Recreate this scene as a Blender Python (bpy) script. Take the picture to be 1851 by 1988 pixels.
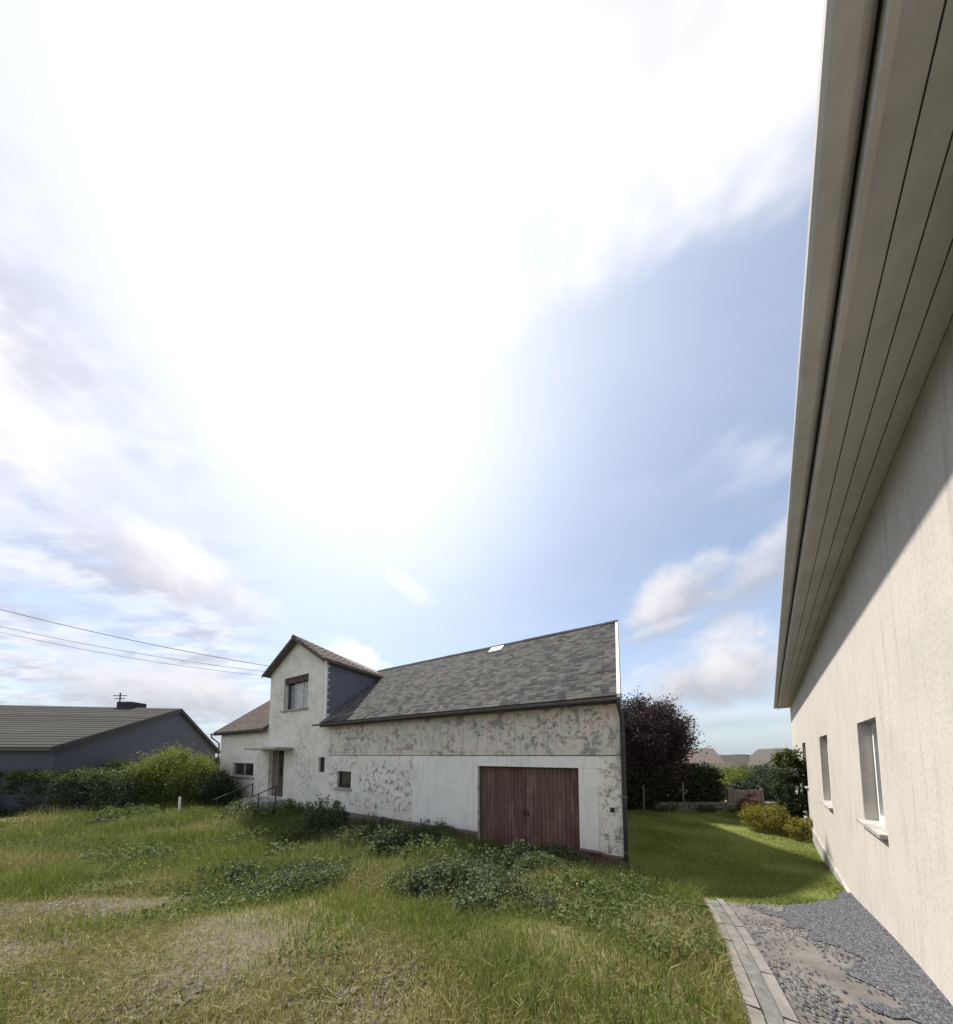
import bpy, bmesh, math, random
import numpy as np
from mathutils import Vector, Matrix

random.seed(7)
RNG = np.random.default_rng(11)
scene = bpy.context.scene
for o in list(bpy.data.objects):
    bpy.data.objects.remove(o)
COL = scene.collection

# ------------------------------------------------------------------ camera
CZ = 1.7
cam_d = bpy.data.cameras.new('camera')
cam = bpy.data.objects.new('camera', cam_d)
COL.objects.link(cam)
cam.location = (0, 0, CZ)
cam.rotation_euler = (math.pi/2 + math.atan(30/525), 0, 0)
cam_d.sensor_fit = 'HORIZONTAL'
cam_d.sensor_width = 36
cam_d.lens = 36*525/1851
cam_d.shift_x = 6.5/1851
cam_d.shift_y = 442/1851
cam_d.clip_start = 0.05
cam_d.clip_end = 6000
scene.camera = cam

# ------------------------------------------------------------------ sun and sky
SUN_AZ, SUN_EL = math.radians(-30), math.radians(57)
SUN = Vector((math.sin(SUN_AZ)*math.cos(SUN_EL), math.cos(SUN_AZ)*math.cos(SUN_EL), math.sin(SUN_EL)))
sl = bpy.data.lights.new('sun', 'SUN')
sl.energy = 4.7
sl.angle = math.radians(2.5)
sl.color = (1.0, 0.94, 0.85)
so = bpy.data.objects.new('sun', sl)
COL.objects.link(so)
so.rotation_euler = (-SUN).to_track_quat('-Z', 'Y').to_euler()
so.location = (0, 0, 40)

scene.view_settings.view_transform = 'Standard'
scene.view_settings.look = 'None'
scene.view_settings.gamma = 1
scene.view_settings.exposure = 0.75
scene.view_settings.use_curve_mapping = False
scene.cycles.max_bounces = 6
scene.cycles.diffuse_bounces = 3
scene.cycles.glossy_bounces = 2
scene.cycles.transmission_bounces = 4


class NT:
    """small helper round a node tree"""
    def __init__(s, tree):
        s.t = tree
        tree.nodes.clear()

    def n(s, typ, ins=None, **props):
        nd = s.t.nodes.new(typ)
        for k, v in props.items():
            setattr(nd, k, v)
        for k, v in (ins or {}).items():
            s.put(nd.inputs[k], v)
        return nd

    def put(s, sock, v):
        if isinstance(v, bpy.types.NodeSocket):
            s.t.links.new(v, sock)
        else:
            sock.default_value = v

    def m(s, op, a, b=0.0, c=0.0, clamp=False):
        nd = s.t.nodes.new('ShaderNodeMath')
        nd.operation = op
        nd.use_clamp = clamp
        s.put(nd.inputs[0], a)
        s.put(nd.inputs[1], b)
        s.put(nd.inputs[2], c)
        return nd.outputs[0]

    def vm(s, op, a, b=(0, 0, 0)):
        nd = s.t.nodes.new('ShaderNodeVectorMath')
        nd.operation = op
        s.put(nd.inputs[0], a)
        if op == 'SCALE':
            s.put(nd.inputs['Scale'], b)
        else:
            s.put(nd.inputs[1], b)
        return nd.outputs['Value'] if op == 'DOT_PRODUCT' else nd.outputs[0]

    def sm(s, v, a, b):
        nd = s.t.nodes.new('ShaderNodeMapRange')
        nd.interpolation_type = 'SMOOTHSTEP'
        s.put(nd.inputs[0], v)
        nd.inputs[1].default_value = a
        nd.inputs[2].default_value = b
        return nd.outputs[0]

    def mix(s, f, a, b):
        nd = s.t.nodes.new('ShaderNodeMix')
        nd.data_type = 'RGBA'
        s.put(nd.inputs[0], f)
        s.put(nd.inputs[6], a if isinstance(a, bpy.types.NodeSocket) else (*a[:3], 1))
        s.put(nd.inputs[7], b if isinstance(b, bpy.types.NodeSocket) else (*b[:3], 1))
        return nd.outputs[2]

    def noise(s, vec, scale, detail=4, rough=0.55, dist=0.0):
        nd = s.t.nodes.new('ShaderNodeTexNoise')
        s.put(nd.inputs['Vector'], vec)
        nd.inputs['Scale'].default_value = scale
        nd.inputs['Detail'].default_value = detail
        nd.inputs['Roughness'].default_value = rough
        nd.inputs['Distortion'].default_value = dist
        return nd.outputs[0]


world = bpy.data.worlds.new('World')
scene.world = world
world.use_nodes = True
w = NT(world.node_tree)
sky = w.n('ShaderNodeTexSky', sky_type='NISHITA', sun_disc=False)
sky.sun_elevation = SUN_EL
sky.sun_rotation = SUN_AZ
sky.air_density = 1.0
sky.dust_density = 0.6
sky.ozone_density = 1.2
D = w.n('ShaderNodeTexCoord').outputs['Generated']
sep = w.n('ShaderNodeSeparateXYZ', {0: D})
dx, dy, dz = sep.outputs
inv = w.m('DIVIDE', 1.0, w.m('ADD', w.m('MAXIMUM', dz, 0.0), 0.16))
plane = w.n('ShaderNodeCombineXYZ', {0: w.m('MULTIPLY', dx, inv), 1: w.m('MULTIPLY', dy, inv), 2: 0.0}).outputs[0]
# veil of thin high cloud, thickest round the sun
sd = w.m('MAXIMUM', w.vm('DOT_PRODUCT', D, tuple(SUN)), 0.0)
veil = w.m('POWER', sd, 7.0)
nz = w.noise(D, 7.0, 6, 0.6, 0.2)
nz2 = w.noise(w.vm('ADD', D, (3, 1, 2)), 3.0, 3, 0.55, 0.2)
wisps = w.noise(w.vm('MULTIPLY', plane, (1.0, 1.7, 1.0)), 1.1, 5, 0.6, 0.3)
veil = w.m('ADD', veil, w.m('MULTIPLY', w.m('SUBTRACT', wisps, 0.45), 0.30))
veil = w.m('ADD', w.m('MULTIPLY', veil, 0.78), 0.20, clamp=True)
WHITE = (6.9, 7.2, 7.8)
c_sky = w.mix(veil, sky.outputs[0], WHITE)
# mottled layer in the west (left)
west = w.sm(w.m('MULTIPLY', dx, -1.0), 0.50, 0.74)
mot = w.noise(w.vm('MULTIPLY', plane, (1.0, 2.0, 1.0)), 4.0, 5, 0.6, 0.15)
layer = w.m('MULTIPLY', west, w.sm(wisps, 0.30, 0.60))
c_lay = w.mix(w.sm(mot, 0.38, 0.64), (3.7, 3.7, 4.3), (6.3, 6.15, 6.5))
c_sky = w.mix(w.m('MULTIPLY', layer, 0.85), c_sky, c_lay)


# broken cumulus added over the rest of the sky to fill the shaded front; the clouds low in front are placed one by one below
fill_cum = w.noise(w.vm('ADD', plane, (4.2, 1.7, 0)), 1.5, 5, 0.55, 0.2)
ahead = w.sm(w.m('SUBTRACT', dy, w.m('MULTIPLY', dz, 0.55)), 0.0, 0.35)
fill_cover = w.m('MULTIPLY', w.sm(fill_cum, 0.44, 0.60), w.m('SUBTRACT', 1.0, ahead))
c_sky = w.mix(w.m('MULTIPLY', fill_cover, 0.9), c_sky, w.mix(w.sm(fill_cum, 0.72, 0.5), (5.2, 5.2, 5.5), (7.8, 7.6, 7.6)))


def cloud(px, py, ra, rb, tilt=0.0, dens=0.9, seed=0.0, low=(3.3, 3.35, 3.7), high=(5.7, 5.6, 5.8)):
    """a single cumulus: direction of its middle, half sizes, ragged by noise"""
    global c_sky
    c = Vector(((px-919)/525, 1, (1466-py)/525)).normalized()
    r = c.cross(Vector((0, 0, 1))).normalized()
    u = r.cross(c)
    ct, st = math.cos(tilt), math.sin(tilt)
    r2, u2 = r*ct+u*st, u*ct-r*st
    a = w.m('DIVIDE', w.vm('DOT_PRODUCT', D, tuple(r2)), ra)
    b = w.m('DIVIDE', w.vm('DOT_PRODUCT', D, tuple(u2)), rb)
    front = w.sm(w.vm('DOT_PRODUCT', D, tuple(c)), 0.3, 0.6)
    dist = w.m('SQRT', w.m('ADD', w.m('MULTIPLY', a, a), w.m('MULTIPLY', b, b)))
    val = w.m('ADD', w.m('SUBTRACT', 1.0, dist),
              w.m('ADD', w.m('MULTIPLY', w.m('SUBTRACT', nz, 0.5), 1.9), w.m('MULTIPLY', w.m('SUBTRACT', nz2, 0.5), 1.6)))
    msk = w.m('MULTIPLY', w.m('MULTIPLY', w.sm(val, 0.0, 0.75), dens), front)
    shade = w.sm(w.m('ADD', b, w.m('MULTIPLY', w.m('SUBTRACT', nz, 0.5), 2.5)), -0.7, 0.6)
    col = w.mix(shade, low, high)
    c_sky = w.mix(msk, c_sky, col)


cloud(1325, 1150, 0.16, 0.095, 0.3, 0.9)
cloud(1400, 1305, 0.24, 0.125, 0.18, 0.95)
cloud(1520, 1070, 0.17, 0.07, 0.5, 0.6)
cloud(1300, 1215, 0.12, 0.03, 0.1, 0.5)
cloud(1420, 1400, 0.22, 0.045, 0.0, 0.5)
cloud(690, 1275, 0.15, 0.06, -0.35, 0.95, 0.0, (6.6, 6.5, 6.7), (7.6, 7.5, 7.6))
cloud(800, 1140, 0.13, 0.05, -0.5, 0.3, 0.0, (7.6, 7.6, 7.8), (8.4, 8.4, 8.6))
cloud(360, 1350, 0.34, 0.09, 0.0, 0.85)
cloud(380, 1110, 0.26, 0.10, -0.35, 0.8, 0.0, (5.2, 5.1, 5.6), (6.9, 6.8, 7.0))
cloud(250, 1060, 0.20, 0.08, -0.2, 0.7, 0.0, (4.2, 4.15, 4.8), (6.4, 6.3, 6.5))
c_sky = w.mix(w.m('MULTIPLY', w.sm(dz, 0.16, -0.02), 0.85), c_sky, (3.0, 3.6, 4.2))
bg = w.n('ShaderNodeBackground', {'Color': c_sky, 'Strength': 0.096})
w.t.links.new(bg.outputs[0], w.n('ShaderNodeOutputWorld').inputs[0])

# ------------------------------------------------------------------ materials


def mat(name, build):
    m = bpy.data.materials.new(name)
    m.use_nodes = True
    t = NT(m.node_tree)
    t.obj = t.n('ShaderNodeTexCoord').outputs['Object']
    t.pos = t.n('ShaderNodeNewGeometry')
    sh = build(t)
    t.t.links.new(sh, t.n('ShaderNodeOutputMaterial').inputs[0])
    return m


def pbr(t, col, rough=0.8, bump=None, bs=0.3, bd=0.02, spec=0.3, metal=0.0):
    p = t.n('ShaderNodeBsdfPrincipled', {'Roughness': rough, 'Specular IOR Level': spec, 'Metallic': metal})
    t.put(p.inputs['Base Color'], col if isinstance(col, bpy.types.NodeSocket) else (*col, 1))
    if bump is not None:
        b = t.n('ShaderNodeBump', {'Strength': bs, 'Distance': bd, 'Height': bump})
        t.t.links.new(b.outputs[0], p.inputs['Normal'])
    return p.outputs[0]


def simple(name, col, rough=0.7, var=0.25, scale=6.0, bs=0.2, metal=0.0, spec=0.3, world=False):
    def b(t):
        v = t.pos.outputs['Position'] if world else t.obj
        a = t.noise(v, scale, 6, 0.6)
        c = t.noise(v, scale*7, 4, 0.6)
        lo = tuple(x*(1-var) for x in col)
        hi = tuple(min(1, x*(1+var)) for x in col)
        k = t.mix(t.sm(t.m('ADD', t.m('MULTIPLY', a, 0.7), t.m('MULTIPLY', c, 0.3)), 0.32, 0.68), lo, hi)
        return pbr(t, k, rough, c, bs, 0.01, spec, metal)
    return mat(name, b)


def plaster(name, main, pink, green, dark, spots, patch, dirt=0.4, streak=0.0, blobs=(), fsc=6.5):
    """old lime paint: cloudy tints, flaked spots and bare patches"""
    def b(t):
        o = t.obj
        big = t.noise(o, 0.55, 4, 0.55, 0.3)
        mid = t.noise(t.vm('ADD', o, (7, 3, 2)), 1.7, 6, 0.62, 0.5)
        mid2 = t.noise(t.vm('ADD', o, (17, 31, 5)), 1.1, 6, 0.62, 0.4)
        fine = t.noise(o, fsc, 7, 0.72, 0.0)
        finer = t.noise(o, 26, 5, 0.7, 0.2)
        c = t.mix(t.sm(mid, 0.42, 0.62), main, pink)
        c = t.mix(t.sm(mid2, 0.45, 0.66), c, green)
        c = t.mix(t.m('MULTIPLY', t.sm(finer, 0.45, 0.75), dirt), c, tuple(x*0.55 for x in main))
        if streak:
            st = t.noise(t.vm('MULTIPLY', o, (9, 1, 0.7)), 1.0, 6, 0.65, 0.2)
            c = t.mix(t.m('MULTIPLY', t.sm(st, 0.5, 0.72), streak), c, tuple(x*0.5 for x in green))
        # flakes: sharp edged spots gathered in areas
        area = t.sm(t.m('ADD', big, t.m('MULTIPLY', mid2, 0.35)), 0.66-spots, 0.86-spots*0.6)
        sp = t.n('ShaderNodeSeparateXYZ', {0: o})
        for bx, bz, rx, rz in blobs:
            ax = t.m('DIVIDE', t.m('SUBTRACT', sp.outputs[0], bx), rx)
            az_ = t.m('DIVIDE', t.m('SUBTRACT', sp.outputs[2], bz), rz)
            d2 = t.m('ADD', t.m('ADD', t.m('MULTIPLY', ax, ax), t.m('MULTIPLY', az_, az_)), t.m('MULTIPLY', t.m('SUBTRACT', mid2, 0.5), 2.0))
            area = t.m('MAXIMUM', area, t.sm(d2, 1.1, 0.35))
        fl = t.m('ADD', t.m('MULTIPLY', fine, 0.7), t.m('MULTIPLY', finer, 0.3))
        flake = t.m('MULTIPLY', t.sm(fl, 0.515, 0.55), area)
        pt = t.sm(t.m('ADD', mid, t.m('MULTIPLY', fine, 0.25)), 0.76-patch*0.2, 0.80-patch*0.2)
        fm = t.m('MAXIMUM', t.m('MULTIPLY', flake, 0.85), t.m('MULTIPLY', pt, min(1, patch*2)))
        dk = t.mix(t.sm(finer, 0.4, 0.6), dark, tuple(x*1.7 for x in dark))
        c = t.mix(fm, c, dk)
        hgt = t.m('SUBTRACT', t.m('ADD', t.m('MULTIPLY', finer, 0.3), t.m('MULTIPLY', fine, 0.4)), fm)
        return pbr(t, c, 0.92, hgt, 0.55, 0.012, 0.15)
    return mat(name, b)


M = {}
M['wall_left'] = plaster('limewashed_plaster', (0.74, 0.73, 0.68), (0.68, 0.62, 0.57), (0.62, 0.64, 0.57), (0.26, 0.26, 0.24), 0.0, 0.10, 0.45, 0.0, [(-13.2, 0.9, 1.0, 0.9), (-20.5, 0.0, 1.5, 0.4)], 5.0)
M['wall_low'] = plaster('flaking_plaster', (0.78, 0.77, 0.73), (0.74, 0.67, 0.63), (0.66, 0.68, 0.64), (0.16, 0.16, 0.15), 0.12, 0.22, 0.45, 0.15, [(-8.1, 0.6, 1.5, 1.0), (-9.3, -0.3, 0.8, 0.35), (-0.25, 0.9, 0.35, 1.0)], 5.2)
M['wall_up'] = plaster('stained_upper_plaster', (0.66, 0.62, 0.56), (0.64, 0.55, 0.49), (0.52, 0.55, 0.50), (0.13, 0.135, 0.135), 0.13, 0.34, 0.5, 0.6, [(-1.0, 2.45, 0.95, 0.75), (-3.7, 2.55, 0.8, 0.45), (-5.5, 1.85, 1.1, 0.2), (-10.5, 2.9, 1.0, 0.4)], 4.8)
M['panel'] = plaster('smooth_render', (0.76, 0.78, 0.77), (0.78, 0.77, 0.75), (0.68, 0.71, 0.69), (0.40, 0.41, 0.40), -0.08, 0.0, 0.2, 0.4)
M['white_trim'] = simple('white_painted_trim', (0.78, 0.78, 0.76), 0.6, 0.10, 4)
M['corner'] = plaster('corner_plaster', (0.70, 0.67, 0.61), (0.65, 0.58, 0.53), (0.58, 0.58, 0.53), (0.18, 0.17, 0.16), 0.2, 0.25)


def slate(name, a, b_, c_, rough=0.62):
    def b(t):
        oi = t.n('ShaderNodeObjectInfo').outputs['Random']
        r = t.m('FRACT', t.m('ADD', oi, t.pos.outputs['Random Per Island']))
        p = t.pos.outputs['Position']
        n = t.noise(p, 1.2, 5, 0.65)
        fn = t.noise(p, 22, 5, 0.7)
        k = t.mix(r, a, b_)
        lichen = t.m('MULTIPLY', t.sm(fn, 0.5, 0.68), t.sm(n, 0.38, 0.62))
        k = t.mix(t.m('MULTIPLY', lichen, 0.6), k, c_)
        return pbr(t, k, max(rough, 0.9), fn, 0.25, 0.003, 0.02)
    return mat(name, b)


M['slate'] = slate('weathered_roof_slate', (0.045, 0.047, 0.052), (0.122, 0.118, 0.110), (0.19, 0.185, 0.155))
M['slate_red'] = slate('brownish_roof_slate', (0.085, 0.070, 0.064), (0.135, 0.112, 0.102), (0.165, 0.15, 0.135))
M['slate_blue'] = slate('blue_slate_cladding', (0.125, 0.132, 0.170), (0.145, 0.152, 0.190), (0.150, 0.157, 0.195), 0.7)
M['slate_wall'] = slate('dark_slate_wall', (0.085, 0.090, 0.118), (0.100, 0.105, 0.133), (0.105, 0.110, 0.138))
M['slate_dark'] = slate('dark_tile_courses', (0.060, 0.059, 0.056), (0.085, 0.083, 0.078), (0.105, 0.10, 0.085))
M['lead'] = simple('lead_ridge', (0.045, 0.045, 0.048), 0.95, spec=0.05)
M['zinc'] = simple('dull_zinc', (0.13, 0.13, 0.135), 0.55, 0.3, 5, metal=0.3)
M['dark_metal'] = simple('dark_painted_iron', (0.035, 0.035, 0.038), 0.55)
M['interior'] = simple('dark_interior', (0.03, 0.03, 0.03), 0.9)
M['concrete'] = simple('old_concrete', (0.34, 0.33, 0.31), 0.92, 0.3, 3, 0.4)
M['pale_concrete'] = simple('pale_concrete', (0.15, 0.143, 0.134), 0.92, 0.25, 3, 0.4)
M['dark_wood'] = simple('dark_weathered_wood', (0.07, 0.058, 0.05), 0.85, 0.4, 5)
M['grey_wood'] = simple('grey_weathered_wood', (0.15, 0.135, 0.13), 0.9, 0.35, 5)
M['soffit'] = simple('brown_soffit_board', (0.15, 0.125, 0.112), 0.8, 0.2, 4)
M['curtain'] = simple('grey_net_curtain', (0.46, 0.47, 0.46), 0.95, 0.25, 5)
M['frame'] = simple('grey_white_window_frame', (0.45, 0.45, 0.43), 0.6, 0.2, 5)


def b_glass(t):
    return pbr(t, (0.02, 0.024, 0.028), 0.08, t.noise(t.obj, 3, 2), 0.03, 0.01, 0.5)


M['glass'] = mat('dark_window_glass', b_glass)


def b_door(t):
    oi = t.n('ShaderNodeObjectInfo').outputs['Random']
    v = t.vm('MULTIPLY', t.pos.outputs['Position'], (14, 14, 0.9))
    v = t.vm('ADD', v, t.vm('SCALE', (13.0, 7.0, 5.0), oi))
    g = t.noise(v, 1.6, 7, 0.68, 0.4)
    p = t.noise(t.vm('MULTIPLY', t.pos.outputs['Position'], (3, 3, 0.8)), 1.0, 5, 0.6)
    k = t.mix(oi, (0.125, 0.066, 0.058), (0.190, 0.118, 0.098))
    k = t.mix(t.sm(g, 0.40, 0.68), k, (0.105, 0.066, 0.060))
    k = t.mix(t.m('MULTIPLY', t.sm(p, 0.50, 0.68), 0.6), k, (0.24, 0.18, 0.15))
    return pbr(t, k, 0.8, g, 0.5, 0.006, 0.25)


M['door_plank'] = mat('faded_red_brown_plank', b_door)


def b_brick(t):
    oi = t.n('ShaderNodeObjectInfo').outputs['Random']
    n = t.noise(t.pos.outputs['Position'], 14, 6, 0.65)
    k = t.mix(oi, (0.14, 0.065, 0.048), (0.21, 0.125, 0.095))
    k = t.mix(t.sm(n, 0.48, 0.7), k, (0.13, 0.11, 0.10))
    return pbr(t, k, 0.92, n, 0.6, 0.01, 0.2)


M['brick'] = mat('dull_red_brick', b_brick)
M['mortar'] = simple('grey_mortar', (0.17, 0.155, 0.145), 0.95, 0.3, 5, 0.5)


def foliage(name, cols, trans=0.3, rough=0.6, patch=1.2):
    def b(t):
        r = t.pos.outputs['Random Per Island']
        cr = t.n('ShaderNodeValToRGB', {0: r})
        el = cr.color_ramp.elements
        while len(el) < len(cols):
            el.new(0.5)
        for i, c in enumerate(cols):
            el[i].position = i/max(1, len(cols)-1)
            el[i].color = (*c, 1)
        n = t.noise(t.pos.outputs['Position'], patch, 3, 0.6)
        k = t.mix(t.m('MULTIPLY', t.sm(n, 0.42, 0.62), 0.5), cr.outputs[0], cols[0])
        d = t.n('ShaderNodeBsdfPrincipled', {'Base Color': k, 'Roughness': rough, 'Specular IOR Level': 0.25})
        tr = t.n('ShaderNodeBsdfTranslucent', {'Color': k})
        mx = t.n('ShaderNodeMixShader', {0: trans, 1: d.outputs[0], 2: tr.outputs[0]})
        return mx.outputs[0]
    return mat(name, b)


M['grass'] = foliage('meadow_grass', [(0.095, 0.145, 0.026), (0.145, 0.195, 0.036), (0.195, 0.225, 0.055), (0.27, 0.25, 0.11)], 0.35)
M['dry_grass'] = foliage('dry_grass', [(0.20, 0.205, 0.06), (0.28, 0.25, 0.10), (0.36, 0.30, 0.16), (0.16, 0.19, 0.05)], 0.35)
M['lawn_blade'] = foliage('mown_grass', [(0.150, 0.185, 0.044), (0.185, 0.22, 0.054), (0.225, 0.25, 0.07)], 0.35)
M['nettle'] = foliage('dark_weed_leaves', [(0.040, 0.066, 0.030), (0.060, 0.092, 0.038), (0.090, 0.122, 0.050), (0.15, 0.16, 0.09)], 0.3)
M['weed'] = foliage('weed_leaves', [(0.065, 0.105, 0.028), (0.095, 0.140, 0.036), (0.135, 0.175, 0.055), (0.20, 0.205, 0.09)], 0.35)
M['shrub_dark'] = foliage('dark_evergreen_leaves', [(0.026, 0.040, 0.022), (0.038, 0.058, 0.028), (0.052, 0.074, 0.034)], 0.25)
M['shrub_mid'] = foliage('green_shrub_leaves', [(0.045, 0.068, 0.018), (0.070, 0.100, 0.024), (0.110, 0.140, 0.032)], 0.3)
M['shrub_lime'] = foliage('lime_shrub_leaves', [(0.120, 0.150, 0.026), (0.175, 0.205, 0.036), (0.23, 0.25, 0.05)], 0.4)
M['shrub_yellow'] = foliage('yellow_shrub_leaves', [(0.15, 0.145, 0.022), (0.23, 0.21, 0.035), (0.29, 0.26, 0.05)], 0.35)
M['copper'] = foliage('copper_beech_leaves', [(0.042, 0.034, 0.038), (0.060, 0.044, 0.047), (0.080, 0.044, 0.047), (0.055, 0.056, 0.042)], 0.3)
M['red_leaf'] = foliage('reddish_leaves', [(0.14, 0.04, 0.04), (0.20, 0.06, 0.055)], 0.3)
M['bark'] = simple('grey_brown_bark', (0.075, 0.06, 0.05), 0.95, 0.35, 8, 0.6)
M['stem'] = simple('green_stem', (0.075, 0.085, 0.035), 0.8, 0.3, 8)
M['petal'] = simple('yellow_petal', (0.42, 0.34, 0.05), 0.6, 0.1, 8)
M['white_petal'] = simple('white_petal', (0.6, 0.6, 0.5), 0.6, 0.1, 8)


def b_ground(t):
    p = t.pos.outputs['Position']
    at = t.n('ShaderNodeAttribute', attribute_name='gravel').outputs['Fac']
    n1 = t.noise(p, 0.9, 6, 0.65, 0.3)
    n2 = t.noise(p, 7, 6, 0.7)
    n3 = t.noise(p, 45, 4, 0.7)
    soil = t.mix(t.sm(n2, 0.35, 0.65), (0.125, 0.108, 0.062), (0.12, 0.13, 0.048))
    soil = t.mix(t.sm(n1, 0.45, 0.65), soil, (0.19, 0.17, 0.085))
    grv = t.mix(t.sm(n3, 0.36, 0.64), (0.075, 0.066, 0.050), (0.155, 0.138, 0.108))
    grv = t.mix(t.m('MULTIPLY', t.sm(n2, 0.45, 0.65), 0.6), grv, (0.10, 0.095, 0.05))
    f = t.sm(t.m('ADD', at, t.m('ADD', t.m('MULTIPLY', t.m('SUBTRACT', n1, 0.5), 0.9), t.m('MULTIPLY', t.m('SUBTRACT', n2, 0.5), 0.8))), 0.38, 0.62)
    k = t.mix(f, soil, grv)
    return pbr(t, k, 0.95, t.m('ADD', n3, n2), 0.8, 0.02, 0.15)


M['ground'] = mat('rough_ground', b_ground)


def b_lawn(t):
    p = t.pos.outputs['Position']
    n1 = t.noise(p, 0.7, 5, 0.6)
    n2 = t.noise(p, 9, 6, 0.7)
    n3 = t.noise(t.vm('MULTIPLY', p, (1, 1, 0.2)), 70, 4, 0.7)
    k = t.mix(t.sm(n2, 0.33, 0.67), (0.135, 0.165, 0.040), (0.175, 0.205, 0.055))
    k = t.mix(t.m('MULTIPLY', t.sm(n1, 0.42, 0.68), 0.5), k, (0.145, 0.155, 0.050))
    k = t.mix(t.m('MULTIPLY', t.sm(n3, 0.45, 0.7), 0.4), k, (0.06, 0.08, 0.02))
    return pbr(t, k, 0.9, n3, 0.9, 0.03, 0.15)


M['lawn'] = mat('mown_lawn', b_lawn)


def b_gravel(t):
    p = t.pos.outputs['Position']
    v = t.n('ShaderNodeTexVoronoi', {'Vector': p, 'Scale': 42.0})
    n = t.noise(p, 2.5, 5, 0.6)
    g = t.n('ShaderNodeSeparateColor', {0: v.outputs['Color']}).outputs[0]
    k = t.mix(g, (0.045, 0.047, 0.056), (0.115, 0.118, 0.133))
    k = t.mix(t.m('MULTIPLY', t.sm(n, 0.45, 0.7), 0.5), k, (0.085, 0.083, 0.083))
    return pbr(t, k, 0.9, t.m('SUBTRACT', 1.0, v.outputs['Distance']), 0.9, 0.015, 0.2)


M['gravel'] = mat('blue_grey_gravel', b_gravel)


def b_stone(t):
    r = t.pos.outputs['Random Per Island']
    return pbr(t, t.mix(r, (0.045, 0.047, 0.056), (0.15, 0.152, 0.165)), 0.85, None, spec=0.25)


M['chipping'] = mat('blue_grey_chippings', b_stone)


def b_peb(t):
    r = t.pos.outputs['Random Per Island']
    return pbr(t, t.mix(r, (0.07, 0.062, 0.052), (0.24, 0.215, 0.185)), 0.9, None, spec=0.2)


M['pebble'] = mat('brownish_pebbles', b_peb)
M['house_white'] = plaster('cream_house_render', (0.50, 0.47, 0.43), (0.52, 0.48, 0.44), (0.47, 0.445, 0.405), (0.4, 0.38, 0.35), -0.5, 0.0, 0.45, 0.45)
M['far_white'] = simple('far_white_render', (0.68, 0.68, 0.66), 0.9, 0.08, 1)
M['far_grey'] = simple('far_grey_render', (0.40, 0.39, 0.37), 0.9, 0.1, 1)
M['far_roof'] = slate('far_pinkish_tiles', (0.17, 0.135, 0.125), (0.21, 0.17, 0.16), (0.23, 0.20, 0.19))
M['far_roof2'] = slate('far_grey_tiles', (0.085, 0.082, 0.075), (0.12, 0.115, 0.10), (0.14, 0.135, 0.11))
M['stone'] = simple('field_stone', (0.13, 0.13, 0.122), 0.92, 0.4, 4, 0.5)
M['wire'] = simple('black_cable', (0.03, 0.03, 0.035), 0.6)
M['apron'] = simple('worn_concrete', (0.115, 0.108, 0.100), 0.95, 0.3, 3, 0.5, world=True)
M['soffit_paint'] = simple('grey_painted_soffit', (0.50, 0.49, 0.47), 0.7, 0.12, 2)
M['far_wood'] = simple('far_woodland', (0.030, 0.042, 0.022), 0.95, 0.4, 0.2, 0.6)

# ------------------------------------------------------------------ mesh helpers


def tag(o, label=None, cat=None, group=None, kind=None):
    if label:
        o['label'] = label
    if cat:
        o['category'] = cat
    if group:
        o['group'] = group
    if kind:
        o['kind'] = kind
    return o


def empty(name, loc=(0, 0, 0), rz=0.0):
    o = bpy.data.objects.new(name, None)
    COL.objects.link(o)
    o.location = loc
    o.rotation_euler = (0, 0, rz)
    o.empty_display_size = 0.3
    return o


def link(name, me, m, parent=None, loc=None):
    o = bpy.data.objects.new(name, me)
    COL.objects.link(o)
    if m is not None and not me.materials:
        me.materials.append(m)
    if parent is not None:
        o.parent = parent
    if loc is not None:
        o.location = loc
    return o


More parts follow.
